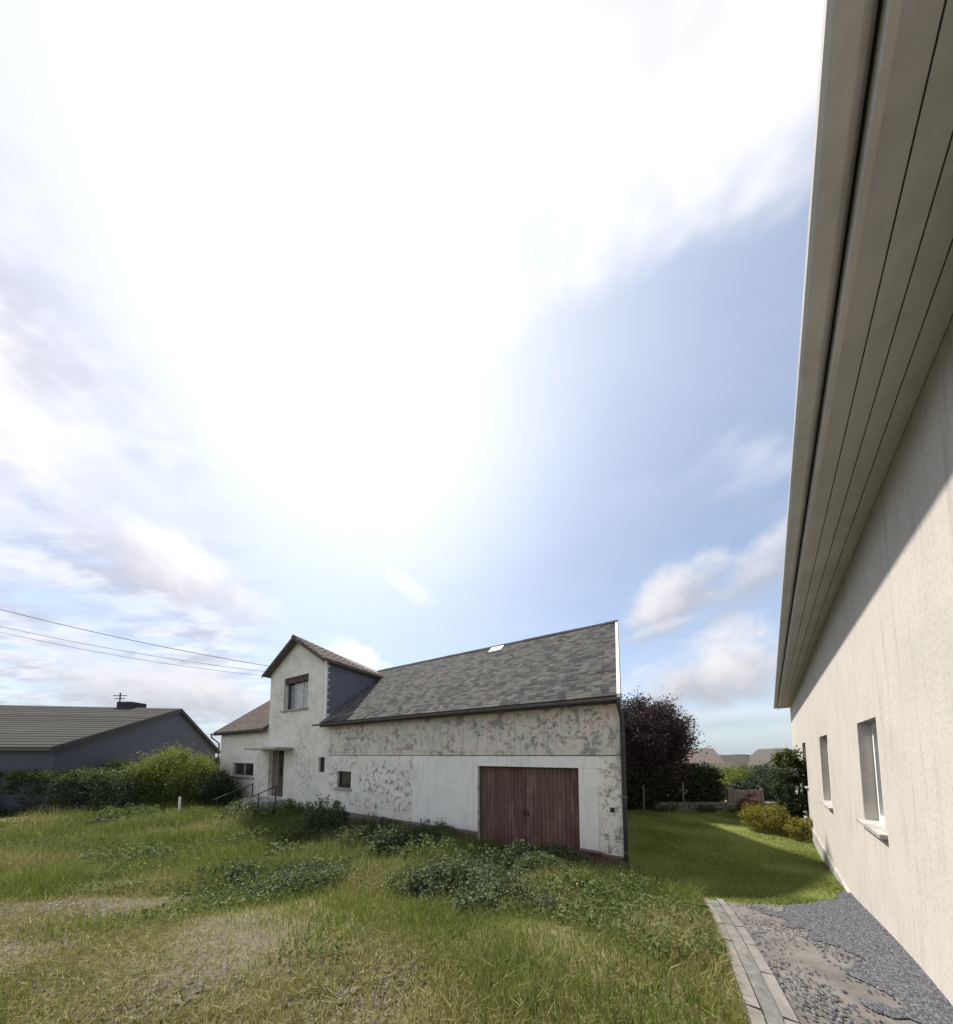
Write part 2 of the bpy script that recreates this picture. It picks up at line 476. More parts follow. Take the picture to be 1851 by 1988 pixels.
class MB:
    """collects shapes for ONE mesh object"""
    def __init__(s):
        s.bm = bmesh.new()

    def box(s, x0, x1, y0, y1, z0, z1):
        v = [s.bm.verts.new(p) for p in ((x0, y0, z0), (x1, y0, z0), (x1, y1, z0), (x0, y1, z0), (x0, y0, z1), (x1, y0, z1), (x1, y1, z1), (x0, y1, z1))]
        for f in ((3, 2, 1, 0), (4, 5, 6, 7), (0, 1, 5, 4), (1, 2, 6, 5), (2, 3, 7, 6), (3, 0, 4, 7)):
            s.bm.faces.new([v[i] for i in f])
        return s

    def poly(s, pts):
        s.bm.faces.new([s.bm.verts.new(p) for p in pts])
        return s

    def prism(s, pts, vec):
        """closed solid: planar outline pushed along vec"""
        a = [s.bm.verts.new(p) for p in pts]
        b = [s.bm.verts.new(tuple(Vector(p)+Vector(vec))) for p in pts]
        s.bm.faces.new(a)
        s.bm.faces.new(b[::-1])
        n = len(a)
        for i in range(n):
            s.bm.faces.new((a[i], b[i], b[(i+1) % n], a[(i+1) % n]))
        return s

    def tube(s, path, radii, seg=8, caps=True):
        path = [Vector(p) for p in path]
        if not isinstance(radii, (list, tuple)):
            radii = [radii]*len(path)
        rings = []
        prev = None
        for i, p in enumerate(path):
            d = (path[min(i+1, len(path)-1)]-path[max(i-1, 0)]).normalized()
            if prev is None:
                a = d.orthogonal().normalized()
            else:
                a = (prev-d*prev.dot(d)).normalized()
            prev = a
            b = d.cross(a)
            rings.append([s.bm.verts.new(p+(a*math.cos(k*2*math.pi/seg)+b*math.sin(k*2*math.pi/seg))*radii[i]) for k in range(seg)])
        for r0, r1 in zip(rings, rings[1:]):
            for k in range(seg):
                s.bm.faces.new((r0[k], r0[(k+1) % seg], r1[(k+1) % seg], r1[k]))
        if caps:
            s.bm.faces.new(rings[0][::-1])
            s.bm.faces.new(rings[-1])
        return s

    def build(s, name, m, parent=None, loc=None, bevel=0.0, smooth=False):
        bmesh.ops.recalc_face_normals(s.bm, faces=s.bm.faces)
        if bevel:
            bmesh.ops.bevel(s.bm, geom=list(s.bm.edges), offset=bevel, segments=1, affect='EDGES')
        me = bpy.data.meshes.new(name)
        s.bm.to_mesh(me)
        s.bm.free()
        if smooth:
            for p in me.polygons:
                p.use_smooth = True
        return link(name, me, m, parent, loc)


def np_mesh(name, verts, faces):
    """faces: list of (k, int array n x k)"""
    me = bpy.data.meshes.new(name)
    me.vertices.add(len(verts))
    me.vertices.foreach_set('co', np.ascontiguousarray(verts, np.float32).ravel())
    tot = sum(f.size for f in faces)
    npoly = sum(len(f) for f in faces)
    me.loops.add(tot)
    me.loops.foreach_set('vertex_index', np.concatenate([f.ravel() for f in faces]).astype(np.int32))
    me.polygons.add(npoly)
    starts, s0 = [], 0
    for f in faces:
        starts.append(s0+np.arange(len(f))*f.shape[1])
        s0 += f.size
    me.polygons.foreach_set('loop_start', np.concatenate(starts).astype(np.int32))
    me.polygons.foreach_set('use_smooth', np.zeros(npoly, dtype=bool))
    me.update(calc_edges=True)
    me.validate()
    return me


def sstep(a, b, x):
    t = np.clip((x-a)/(b-a), 0, 1)
    return t*t*(3-2*t)


def hgt(x, y):
    x = np.asarray(x, float)
    y = np.asarray(y, float)
    s = sstep(1.5, 7.5, y)
    z = -1.25*s+0.42*sstep(3.5, 8, x)*s
    return z-0.085*np.clip(np.minimum(y, 70)-15, 0, None)


def fn(x, y, sc, seed):
    """cheap smooth noise, about 0..1"""
    r = np.random.default_rng(seed)
    v = 0
    for k in range(7):
        a = r.uniform(0, 6.28)
        f = sc*r.uniform(0.6, 1.9)
        v = v+np.sin((x*math.cos(a)+y*math.sin(a))*f+r.uniform(0, 6.28)+1.3*np.sin((x*math.sin(a)-y*math.cos(a))*f*0.6))
    return np.clip(0.5+v/7.5, 0, 1)


# barn frame: local x runs to the right along the front, local y into the building
TH = math.radians(28.6)
GX, GY = math.sin(TH), math.cos(TH)
DC = 7.5


def to_world(lx, ly):
    return (GX*(DC+ly)+GY*lx, GY*(DC+ly)-GX*lx)


def to_local(x, y):
    x = np.asarray(x)-GX*DC
    y = np.asarray(y)-GY*DC
    return x*GY-y*GX, x*GX+y*GY


def kerb_x(y):
    return 3.65-0.72*(4.44-y)


DRV = [(3.65, 4.44), (3.95, 4.13), (4.4, 3.98), (4.9, 4.0), (5.4, 4.15), (6.1, 4.55)]


def drive_top(x):
    return np.interp(x, [p[0] for p in DRV], [p[1] for p in DRV])


def lawn_left(y):
    y = np.asarray(y, float)
    return 3.72+0.10*np.sin(y*2.1)+0.07*np.sin(y*5.3+1)


def gravel_amount(x, y):
    brk = fn(x, y, 2.4, 8)
    a = sstep(3.6, 2.0, y+1.1*(fn(x, y, 1.1, 3)-0.5)*2)*sstep(0.2, -1.2, x+1.0*(fn(x, y, 1.4, 5)-0.5))*(0.35+0.55*brk)
    b = sstep(5.2, 4.0, y+0.6*(fn(x, y, 1.1, 6)-0.5))*sstep(-3.3, -4.9, x)*(0.55+0.45*brk)
    c = sstep(2.0, 1.2, y)*(0.4+0.4*brk)
    return np.clip(np.maximum(np.maximum(a, b), c), 0, 1)


# ------------------------------------------------------------------ ground and setting
def axis(fine0, fine1, step, far0, far1, growth=1.22):
    a = list(np.arange(fine0, fine1+1e-6, step))
    s = step
    while a[-1] < far1:
        s *= growth
        a.append(a[-1]+s)
    s = step
    while a[0] > far0:
        s *= growth
        a.insert(0, a[0]-s)
    return np.array(a)


gx = axis(-17, 14, 0.2, -2500, 2500)
gy = axis(0.4, 15, 0.2, -200, 4000)
XX, YY = np.meshgrid(gx, gy)
ZZ = hgt(XX, YY)
rough = sstep(0, 0.6, np.minimum(lawn_left(YY), kerb_x(YY)+30*(YY > 4.44))-0.15-XX)*sstep(17, 12, YY)
ZZ = ZZ+rough*0.10*(fn(XX, YY, 2.3, 21)-0.5)
nx, ny = len(gx), len(gy)
idx = np.arange(nx*ny).reshape(ny, nx)
quads = np.stack([idx[:-1, :-1], idx[:-1, 1:], idx[1:, 1:], idx[1:, :-1]], -1).reshape(-1, 4)
me = np_mesh('ground', np.stack([XX, YY, ZZ], -1).reshape(-1, 3), [quads])
att = me.attributes.new('gravel', 'FLOAT', 'POINT')
att.data.foreach_set('value', gravel_amount(XX, YY).ravel().astype(np.float32))
for p in me.polygons:
    p.use_smooth = True
g = link('ground', me, M['ground'])
tag(g, 'uneven rough ground with bare stony patches in front of the barn', 'ground', kind='structure')


def sheet(name, inside, x0, x1, y0, y1, st, dz, m):
    xs = np.arange(x0, x1+1e-6, st)
    ys = np.arange(y0, y1+1e-6, st)
    X, Y = np.meshgrid(xs, ys)
    n, k = len(ys), len(xs)
    ii = np.arange(n*k).reshape(n, k)
    q = np.stack([ii[:-1, :-1], ii[:-1, 1:], ii[1:, 1:], ii[1:, :-1]], -1).reshape(-1, 4)
    xc = X.ravel()[q].mean(1)
    yc = Y.ravel()[q].mean(1)
    q = q[inside(xc, yc)]
    used, invv = np.unique(q, return_inverse=True)
    v = np.stack([X.ravel(), Y.ravel(), (hgt(X, Y)+dz).ravel()], -1)[used]
    me = np_mesh(name, v, [invv.reshape(-1, 4)])
    for p in me.polygons:
        p.use_smooth = True
    return link(name, me, m)


# wall line of the cream house: lateral distance from the eye line
HD = Vector((0.739, 0.674))
HN = Vector((0.674, -0.739))
HL = 0.76


def house_lat(x, y):
    return x*HN.x+y*HN.y


def in_barn(x, y, m=0.0):
    lx, ly = to_local(x, y)
    return (lx > -22.6-m) & (lx < 0+m) & (ly > -m) & (ly < 8+m)


def in_lawn(x, y):
    return (x > lawn_left(y)) & (y > drive_top(x)) & (y < 13.2) & (house_lat(x, y) < HL+0.05) & ~in_barn(x, y)


lawn = sheet('lawn', in_lawn, 3.3, 17, 3.8, 13.2, 0.1, 0.012, M['lawn'])
tag(lawn, 'mown green lawn right of the barn gable', 'lawn', kind='structure')


def in_drive(x, y):
    return (x > kerb_x(y)+1.0+0.4*(fn(x, y, 3.0, 101)-0.5)+0.3*(fn(x, y, 9.0, 102)-0.5)) & (y < drive_top(x)+0.03*np.sin(x*9)) & (house_lat(x, y) < HL+0.05)


def in_apron(x, y):
    return (x > kerb_x(y)+0.26) & (x < kerb_x(y)+1.4) & (y < drive_top(x)+0.03*np.sin(x*9))


ap = sheet('concrete_apron', in_apron, -2.5, 6.3, -2.0, 4.8, 0.08, 0.012, M['apron'])
tag(ap, 'worn grey-brown concrete strip between the edging and the gravel', 'paving', kind='structure')
drv = sheet('driveway', in_drive, -2.5, 6.3, -2.0, 4.8, 0.04, 0.02, M['gravel'])
tag(drv, 'blue-grey gravel driveway at the lower right beside the cream house', 'driveway', kind='structure')


def stones(name, n, x0, x1, y0, y1, keep, smin, smax, m, dz=0.0):
    pts = []
    got = 0
    while got < n:
        x = RNG.uniform(x0, x1, n)
        y = RNG.uniform(y0, y1, n)
        wgt = np.clip(2.0/np.maximum(y, 0.6), 0, 1)**1.3
        k = keep(x, y) & (RNG.uniform(0, 1, n) < wgt)
        pts.append(np.stack([x[k], y[k]], -1))
        got += int(k.sum())
    p = np.concatenate(pts)[:n]
    s = RNG.uniform(smin, smax, n)*RNG.uniform(0.6, 1.0, n)
    base = np.array([(1, 0, 0), (0, 1, 0), (-1, 0, 0), (0, -1, 0), (0.15, 0.1, 0.8), (0, 0, -0.6)], float)
    fc = np.array([(0, 1, 4), (1, 2, 4), (2, 3, 4), (3, 0, 4), (1, 0, 5), (2, 1, 5), (3, 2, 5), (0, 3, 5)])
    a = RNG.uniform(0, 6.28, n)
    jit = RNG.uniform(0.65, 1.3, (n, 6, 3))
    v = base[None]*jit
    c, s_ = np.cos(a)[:, None], np.sin(a)[:, None]
    vx = v[..., 0]*c-v[..., 1]*s_
    vy = v[..., 0]*s_+v[..., 1]*c
    v = np.stack([vx, vy, v[..., 2]*0.8], -1)*s[:, None, None]
    v[..., 0] += p[:, 0:1]
    v[..., 1] += p[:, 1:2]
    v[..., 2] += (hgt(p[:, 0], p[:, 1])+dz)[:, None]
    f = fc[None]+(np.arange(n)*6)[:, None, None]
    return link(name, np_mesh(name, v.reshape(-1, 3), [f.reshape(-1, 3)]), m)


o = stones('gravel_chippings', 34000, 0.0, 6.3, 0.6, 4.8, lambda x, y: in_drive(x, y) | (in_apron(x, y) & (RNG.uniform(0, 1, len(x)) < 0.12*fn(x, y, 5.0, 103))), 0.005, 0.017, M['chipping'], 0.022)
tag(o, 'loose blue-grey chippings covering the driveway', 'gravel', kind='stuff')
o = stones('pebbles', 24000, -9, 1.5, 1.0, 6.0, lambda x, y: gravel_amount(x, y)+0.5*(fn(x, y, 3, 9)-0.5) > RNG.uniform(0.3, 1.0, len(x)), 0.005, 0.030, M['pebble'], 0.004)
tag(o, 'brownish pebbles scattered over the bare foreground track', 'pebbles', kind='stuff')

# concrete edging along the drive
edge = empty('concrete_edging', (3.65, 4.44, float(hgt(3.65, 4.44))))
tag(edge, 'pale concrete edging strip with a dark gutter between gravel and grass', 'kerb')
ang = math.atan2(1, 0.72)
dirv = Vector((-0.72, -1, 0)).normalized()
nrm = Vector((1, -0.72, 0)).normalized()
for k in range(9):
    for side, off, wd in ((0, 0.0, 0.07), (1, 0.17, 0.07)):
        b = MB()
        c = Vector((3.65, 4.44, 0))+dirv*(k*0.52)+nrm*off
        e = c+dirv*0.505
        pts = []
        for q in (c, c+nrm*wd, e+nrm*wd, e):
            pts.append((q.x-3.65, q.y-4.44, float(hgt(q.x, q.y))+0.045+random.uniform(-0.006, 0.006)-float(hgt(3.65, 4.44))))
        b.prism(pts, (0, 0, -0.14))
        b.build('kerb_stone', M['pale_concrete'], edge)
b = MB()
for k in range(18):
    c = Vector((3.65, 4.44, 0))+dirv*(k*0.26)+nrm*0.06
    e = c+dirv*0.26
    b.poly([(q.x-3.65, q.y-4.44, float(hgt(q.x, q.y))+0.014-float(hgt(3.65, 4.44))) for q in (c, c+nrm*0.12, e+nrm*0.12, e)])
b.build('gutter_channel', M['stone'], edge)

# ------------------------------------------------------------------ the old barn house
barn = empty('barn_house', (GX*DC, GY*DC, 0), -TH)
tag(barn, 'long old white barn house with flaking plaster, slate roof and brown garage door', 'house')
EZ, RZ = 3.24, 6.68          # wall top, ridge
SL = math.atan2(RZ-EZ, 4.0)  # roof pitch
DLX, DRX, DAX, DEZ, DAZ = -16.68, -11.72, -14.05, 6.06, 7.48   # cross gable


def cells(b, xs, zs, inside, holes, depth, y=0.0):
    xs = sorted(set(xs+[h[0] for h in holes]+[h[1] for h in holes]))
    zs = sorted(set(zs+[h[2] for h in holes]+[h[3] for h in holes]))

    def solid(i, j):
        if i < 0 or j < 0 or i >= len(xs)-1 or j >= len(zs)-1:
            return False
        xc, zc = (xs[i]+xs[i+1])/2, (zs[j]+zs[j+1])/2
        if not inside(xc, zc):
            return False
        return not any(h[0] < xc < h[1] and h[2] < zc < h[3] for h in holes)
    for i in range(len(xs)-1):
        for j in range(len(zs)-1):
            if not solid(i, j):
                continue
            x0, x1, z0, z1 = xs[i], xs[i+1], zs[j], zs[j+1]
            b.poly([(x0, y, z0), (x1, y, z0), (x1, y, z1), (x0, y, z1)])
            b.poly([(x0, y+depth, z0), (x0, y+depth, z1), (x1, y+depth, z1), (x1, y+depth, z0)])
            if not solid(i-1, j):
                b.poly([(x0, y, z0), (x0, y, z1), (x0, y+depth, z1), (x0, y+depth, z0)])
            if not solid(i+1, j):
                b.poly([(x1, y, z0), (x1, y+depth, z0), (x1, y+depth, z1), (x1, y, z1)])
            if not solid(i, j-1):
                b.poly([(x0, y, z0), (x0, y+depth, z0), (x1, y+depth, z0), (x1, y, z0)])
            if not solid(i, j+1):
                b.poly([(x0, y, z1), (x1, y, z1), (x1, y+depth, z1), (x0, y+depth, z1)])


GD = (-3.92, -0.98, -1.45, 1.36)     # garage door opening
SQ = (-10.78, -9.88, 0.30, 1.01)
SLOT = (-12.15, -11.68, 0.92, 1.60)
LW = (-20.75, -18.15, 0.46, 1.24)
DR = (-16.55, -15.05, -0.48, 1.93)
DW = (-15.30, -13.15, 3.98, 5.66)
MIDX = -11.40
T = 0.30

# left section with the cross gable
b = MB()
cells(b, [-22.6, DLX, DRX, MIDX], [-1.6, EZ, DEZ], lambda x, z: z < EZ or DLX < x < DRX, [LW, DR, SLOT, DW], T)
b.prism([(DLX, 0, DEZ), (DRX, 0, DEZ), (DAX, 0, DAZ)], (0, T, 0))
b.build('wall', M['wall_left'], barn)
b = MB()
cells(b, [MIDX, 0], [-1.6, 1.67], lambda x, z: True, [SQ, GD], T)
b.build('wall', M['wall_low'], barn)
b = MB()
b.box(MIDX, 0, 0, T, 1.70, EZ)
b.build('wall', M['wall_up'], barn)['label'] = 'stained and peeling upper wall under the eaves'
b = MB()
b.box(MIDX, 0, 0.025, T, 1.67, 1.70)
b.build('wall_joint', M['mortar'], barn)
# gable ends and back
for x0, x1 in ((-T, 0), (-22.6, -22.6+T)):
    b = MB()
    b.prism([(x0, T, -1.6), (x0, 8, -1.6), (x0, 8, EZ), (x0, 4, RZ), (x0, T, EZ+T*math.tan(SL)-0.02)], (x1-x0, 0, 0))
    b.build('gable_wall', M['corner'], barn)
MB().box(-22.6+T, -T, 8-T, 8, -1.6, EZ).build('back_wall', M['wall_left'], barn)
MB().box(-22.3, -0.3, T, 8-T, -0.35, -0.3).build('floor_slab', M['interior'], barn)

# smooth render beside the garage, lintel band and pier: proud of the flaking wall
b = MB()
b.box(-6.55, -4.08, -0.012, 0, -0.62, 1.655)
b.build('render_panel', M['panel'], barn)['label'] = 'smooth pale render panel left of the garage door'
b = MB()
b.box(-4.07, -0.45, -0.016, 0, 1.365, 1.66)
b.build('lintel_band', M['panel'], barn)
b = MB()
b.box(-0.975, -0.52, -0.016, 0, -0.66, 1.36)
b.build('door_pier', M['panel'], barn)
b = MB()
b.box(-4.07, -3.925, -0.016, 0, -0.62, 1.36)
b.build('door_pier', M['panel'], barn)

# brick plinth
brick_me = None
bw, bh = 0.24, 0.071
nb = 0
MB().box(-11.4, -3.93, -0.012, 0, -1.6, -0.66).build('plinth', M['mortar'], barn)
MB().box(-0.975, 0.012, -0.012, 0, -1.6, -0.72).build('plinth', M['mortar'], barn)
for row in range(8):
    z = -0.76-row*(bh+0.010)
    x = -0.004-(0.125 if row % 2 else 0)
    while x > -10.4:
        x0 = x-bw
        if z > -1.34 and nb < 300 and not (x0 < -0.98 and x > -3.93):
            top_ok = x > -1 or z < -0.70-0.025*max(0, -x-4)
            if top_ok:
                if brick_me is None:
                    q = MB().box(-bw/2, bw/2, -0.030, 0.0, -bh/2, bh/2).build('brick', M['brick'], barn, bevel=0.006)
                    brick_me = q.data
                else:
                    q = link('brick', brick_me, None, barn)
                q.location = ((x+x0)/2, random.uniform(-0.008, 0.004)-0.0125, z+random.uniform(-0.003, 0.003))
                q.rotation_euler = (random.uniform(-0.03, 0.03), random.uniform(-0.02, 0.02), random.uniform(-0.03, 0.03))
                q.scale = (random.uniform(0.94, 1.0), 1, random.uniform(0.92, 1.0))
                nb += 1
        x -= bw+0.011
MB().box(-0.96, -0.45, -0.10, -0.014, -0.725, -0.665).build('plinth_slab', M['pale_concrete'], barn, bevel=0.01)
MB().box(-0.27, -0.17, -0.006, 0.02, 0.30, 0.42).build('wall_vent', M['dark_metal'], barn)

# garage door: boards on battens, two leaves
gd = MB().box(GD[0]+0.004, GD[1]-0.004, 0.20, 0.23, GD[2], GD[3]-0.004).build('garage_door', M['interior'], barn)
gd['label'] = 'wide faded red-brown plank garage door'
npl = 26
pw = (GD[1]-GD[0]-0.06)/npl
pl_me = None
for i in range(npl):
    x = GD[0]+0.03+pw*(i+0.5)+(0.006 if i >= npl/2 else -0.006)
    if pl_me is None:
        q = MB().box(-pw/2+0.004, pw/2-0.004, -0.026, 0.0, -1.38, 1.38).build('plank', M['door_plank'], gd, bevel=0.004)
        pl_me = q.data
    else:
        q = link('plank', pl_me, None, gd)
    q.location = (x, 0.198+random.uniform(-0.006, 0.002), -0.05+random.uniform(-0.015, 0.01))
    q.scale = (1, 1, 1)
MB().box(GD[0]+0.002, GD[0]+0.03, 0.14, 0.199, GD[2], GD[3]-0.005).build('door_frame', M['dark_wood'], gd)
MB().box(GD[1]-0.03, GD[1]-0.002, 0.14, 0.199, GD[2], GD[3]-0.005).build('door_frame', M['dark_wood'], gd)
MB().box(GD[0]+0.031, GD[1]-0.031, 0.14, 0.169, GD[3]-0.05, GD[3]-0.005).build('door_frame', M['dark_wood'], gd)


for i_, xh in ((0, -2.49), (1, -2.38)):
    MB().box(xh-0.015, xh+0.015, 0.13, 0.171, -0.05, 0.10).build('handle', M['dark_metal'], gd)


def window(name, hole, bars, sill=True, recess=0.10, m_frame=None, label=None, curtain=None):
    x0, x1, z0, z1 = hole
    f = 0.06
    b = MB()
    b.box(x0+0.002, x0+f, recess, recess+0.06, z0+0.002, z1-0.002)
    b.box(x1-f, x1-0.002, recess, recess+0.06, z0+0.002, z1-0.002)
    b.box(x0+f, x1-f, recess, recess+0.06, z0+0.002, z0+f)
    b.box(x0+f, x1-f, recess, recess+0.06, z1-f, z1-0.002)
    for u in bars:
        xc = x0+(x1-x0)*u
        b.box(xc-f/2, xc+f/2, recess-0.008, recess+0.06, z0+f, z1-f)
    wd = b.build(name, m_frame or M['frame'], barn)
    if label:
        wd['label'] = label
    us = [0]+list(bars)+[1]
    for a, c in zip(us, us[1:]):
        xa, xb = x0+(x1-x0)*a+f*0.5, x0+(x1-x0)*c-f*0.5
        MB().box(xa, xb, recess+0.025, recess+0.033, z0+f*0.9, z1-f*0.9).build('pane', M['glass'], wd)
    if sill:
        MB().box(x0-0.10, x1+0.08, -0.09, recess+0.002, z0-0.075, z0+0.001).build('sill', M['concrete'], wd, bevel=0.008)
    return wd


window('window', LW, (0.5,), label='two-light window at the far left end')
window('window', SLOT, (), False, m_frame=M['dark_wood'], label='narrow dark slot window')
window('window', SQ, (), m_frame=M['dark_wood'], label='small dark square window with a stone sill')
dwn = window('window', DW, (0.36, 0.68), m_frame=M['frame'], recess=0.16, label='upper gable window with half-lowered shutter and grey curtains')
x0, x1, z0, z1 = DW
MB().box(x0+0.03, x1-0.03, 0.05, 0.15, z1-0.30, z1-0.01).build('shutter_box', M['dark_wood'], dwn)
for a, c in ((0.38, 0.67), (0.70, 0.97)):
    b = MB()
    xa, xb = x0+(x1-x0)*a, x0+(x1-x0)*c
    k = 16
    pts = [(xa+(xb-xa)*i/k, 0.176+0.010*math.sin(i*1.9), 0) for i in range(k+1)]
    for p, q in zip(pts, pts[1:]):
        b.poly([(p[0], p[1], z0+0.07), (q[0], q[1], z0+0.07), (q[0], q[1], z1-0.31), (p[0], p[1], z1-0.31)])
    b.build('curtain', M['curtain'], dwn)
# raised rims of old paint round the windows
for h in (LW,):
    b = MB()
    x0, x1, z0, z1 = h
    b.box(x0-0.13, x0-0.002, -0.010, 0, z0, z1)
    b.box(x1+0.002, x1+0.13, -0.010, 0, z0, z1)
    b.box(x0-0.13, x1+0.13, -0.010, 0, z1+0.002, z1+0.14)
    b.build('window_surround', M['panel'], barn)

# front door, canopy and steps
x0, x1, z0, z1 = DR
dd = MB().box(x0+0.62, x1-0.06, 0.22, 0.27, z0+0.002, z1-0.30).build('front_door', M['dark_wood'], barn)
MB().box(x0+0.72, x0+0.95, 0.212, 0.219, z0+1.1, z1-0.45).build('pane', M['glass'], dd)
MB().box(x1-0.16, x1-0.12, 0.17, 0.219, z0+1.0, z0+1.14).build('handle', M['zinc'], dd)
MB().box(x0+0.004, x0+0.618, 0.20, 0.26, z0+0.002, z1-0.002).build('door_side_panel', M['soffit'], barn)
MB().box(x0+0.619, x1-0.004, 0.20, 0.25, z1-0.298, z1-0.002).build('door_transom', M['interior'], barn)
MB().box(-17.25, -14.2, -0.85, -0.002, 1.96, 2.08).build('door_canopy', M['concrete'], barn, bevel=0.01)
zs = -0.50
for k in range(4):
    MB().box(-16.9, -14.7, -0.9-0.3*k, -0.002 if k == 0 else -0.9-0.3*(k-1)-0.001, -1.6, zs-0.17*k).build('step', M['concrete'], barn, bevel=0.01)

# roof: deck, slates, ridge, verge, gutter
OV = 0.28                      # eaves overhang, along y
ct, st = math.cos(SL), math.sin(SL)


def roof_z(y):
    return EZ+0.03+y*math.tan(SL)


RT = 0.10
b = MB()
# front plane left and right of the cross gable plus the part above it
yr = 4.0


def slab(b, x0, x1, y0, y1, up=RT):
    b.prism([(x0, y0, roof_z(y0)), (x1, y0, roof_z(y0)), (x1, y1, roof_z(y1)), (x0, y1, roof_z(y1))], (0, 0, up))


slab(b, -22.85, DLX-0.003, -OV, yr)
slab(b, DRX+0.003, 0.045, -OV, yr)
slab(b, DLX, DRX, T+0.01, yr)
b.build('roof_deck', M['dark_wood'], barn)
b = MB()
b.prism([(-22.85, yr+0.002, roof_z(yr)), (0.045, yr+0.002, roof_z(yr)), (0.045, 8+OV, roof_z(-OV)), (-22.85, 8+OV, roof_z(-OV))], (0, 0, RT))
b.build('back_roof', M['slate'], barn)

exp_, sw = 0.150, 0.22
slope_len = (yr+OV)/ct
rows = int(slope_len/exp_)
sl_v = np.array([(-0.5, 0, 0), (0.5, 0, 0), (0.5, 1, 0), (-0.5, 1, 0)], float)


def slate_verts(w_, l_, t_):
    """thin slate, tail chipped at one corner; y runs up the slope"""
    p = [(-w_/2, 0.006), (-w_/2+0.012, 0.0), (w_/2-0.008, 0.002), (w_/2, 0.010), (w_/2, l_), (-w_/2, l_)]
    return np.array([(x, y, 0) for x, y in p]+[(x, y, t_) for x, y in p], float)


S_F6 = np.array([[6, 7, 8, 9, 10, 11]])
S_F4 = np.array([[0, 1, 7, 6], [1, 2, 8, 7], [2, 3, 9, 8], [3, 4, 10, 9], [5, 0, 6, 11]])
smes = []
for k in range(3):
    v = slate_verts(sw-0.003-0.006*k, 0.24, 0.005+0.001*k)
    smes.append(np_mesh('slate', v, [S_F6, S_F4]))
    smes[-1].materials.append(M['slate'])
items = []
for r in range(rows):
    s0 = r*exp_
    off = random.uniform(0, sw)
    x = -0.01-sw/2
    first = True
    while x > -22.7:
        y = -OV-0.03*ct+s0*ct
        xc = x
        inside_dormer = DLX-0.16 < xc < DRX+0.16 and y < T+0.05
        if not inside_dormer:
            items.append((xc, s0, random.random()))
        x -= sw*random.uniform(0.90, 0.99) if not first else sw*random.uniform(0.45, 0.95)
        first = False
R3 = Matrix(((1, 0, 0), (0, ct, -st), (0, st, ct)))


def slate_pose(xc, s0):
    tilt = 0.020+random.uniform(-0.004, 0.006)
    rot = R3.to_4x4() @ Matrix.Rotation(random.uniform(-0.025, 0.025), 4, 'Z') @ Matrix.Rotation(-tilt, 4, 'X') @ Matrix.Rotation(random.uniform(-0.012, 0.012), 4, 'Y')
    base = Vector((xc, -OV-0.03*ct, roof_z(-OV)-0.03*st+RT))+Vector((0, ct, st))*s0+Vector((0, -st, ct))*(0.010+random.uniform(0, 0.005))
    return Matrix.Translation(base) @ rot


items.sort(key=lambda it: -it[0]+0.0*it[1])
big, rest = items[:300], items[300:]
for xc, s0, r in big:
    q = link('slate', smes[int(r*3)], None, barn)
    q.matrix_local = slate_pose(xc, s0)
for part_, m_ in (([it for it in rest if it[0] > DLX], 'slate'), ([it for it in rest if it[0] <= DLX], 'slate_red')):
    vs, f6, f4 = [], [], []
    for i, (xc, s0, r) in enumerate(part_):
        v = slate_verts(sw-0.003-0.012*r, 0.24, 0.005+0.002*r)
        mtx = np.array(slate_pose(xc, s0))
        vs.append(v @ mtx[:3, :3].T+mtx[:3, 3])
        f6.append(S_F6+12*i)
        f4.append(S_F4+12*i)
    q = link('slate_courses', np_mesh('slate_courses', np.concatenate(vs), [np.concatenate(f6), np.concatenate(f4)]), M[m_], barn)
    q['kind'] = 'stuff'
zt = roof_z(yr)+RT
for x0, x1 in ((-22.85, DLX+1.2), (DRX-1.2, 0.05)):
    n = int((x1-x0)/0.45)
    rm = None
    for k in range(n):
        wd = (x1-x0)/n
        if rm is None:
            q = MB().prism([(-wd/2, -0.15, -0.10), (-wd/2, 0, 0.045), (-wd/2, 0.15, -0.10), (-wd/2, 0.13, -0.12), (-wd/2, 0, 0.015), (-wd/2, -0.13, -0.12)], (wd-0.012, 0, 0)).build('ridge_tile', M['lead'], barn)
            rm = q.data
        else:
            q = link('ridge_tile', rm, None, barn)
        q.location = (x0+wd*(k+0.5), yr, zt+0.02+random.uniform(-0.006, 0.006))
sky_l = MB()
sx, sy = -4.85, 3.62
for a in ((sx-0.30, sx+0.30, -0.26, -0.20), (sx-0.30, sx+0.30, 0.20, 0.26), (sx-0.30, sx-0.24, -0.20, 0.20), (sx+0.24, sx+0.30, -0.20, 0.20)):
    p = [(a[0], sy+a[2]*ct, roof_z(sy+a[2]*ct)+RT+0.02), (a[1], sy+a[2]*ct, roof_z(sy+a[2]*ct)+RT+0.02), (a[1], sy+a[3]*ct, roof_z(sy+a[3]*ct)+RT+0.02), (a[0], sy+a[3]*ct, roof_z(sy+a[3]*ct)+RT+0.02)]
    sky_l.prism(p, (0, -0.06*st, 0.06*ct))
q = sky_l.build('skylight', M['white_trim'], barn)
p = [(sx-0.24, sy-0.2*ct, roof_z(sy-0.2*ct)+RT+0.05), (sx+0.24, sy-0.2*ct, roof_z(sy-0.2*ct)+RT+0.05), (sx+0.24, sy+0.2*ct, roof_z(sy+0.2*ct)+RT+0.05), (sx-0.24, sy+0.2*ct, roof_z(sy+0.2*ct)+RT+0.05)]
MB().prism(p, (0, -0.01*st, 0.01*ct)).build('pane', M['frame'], q)
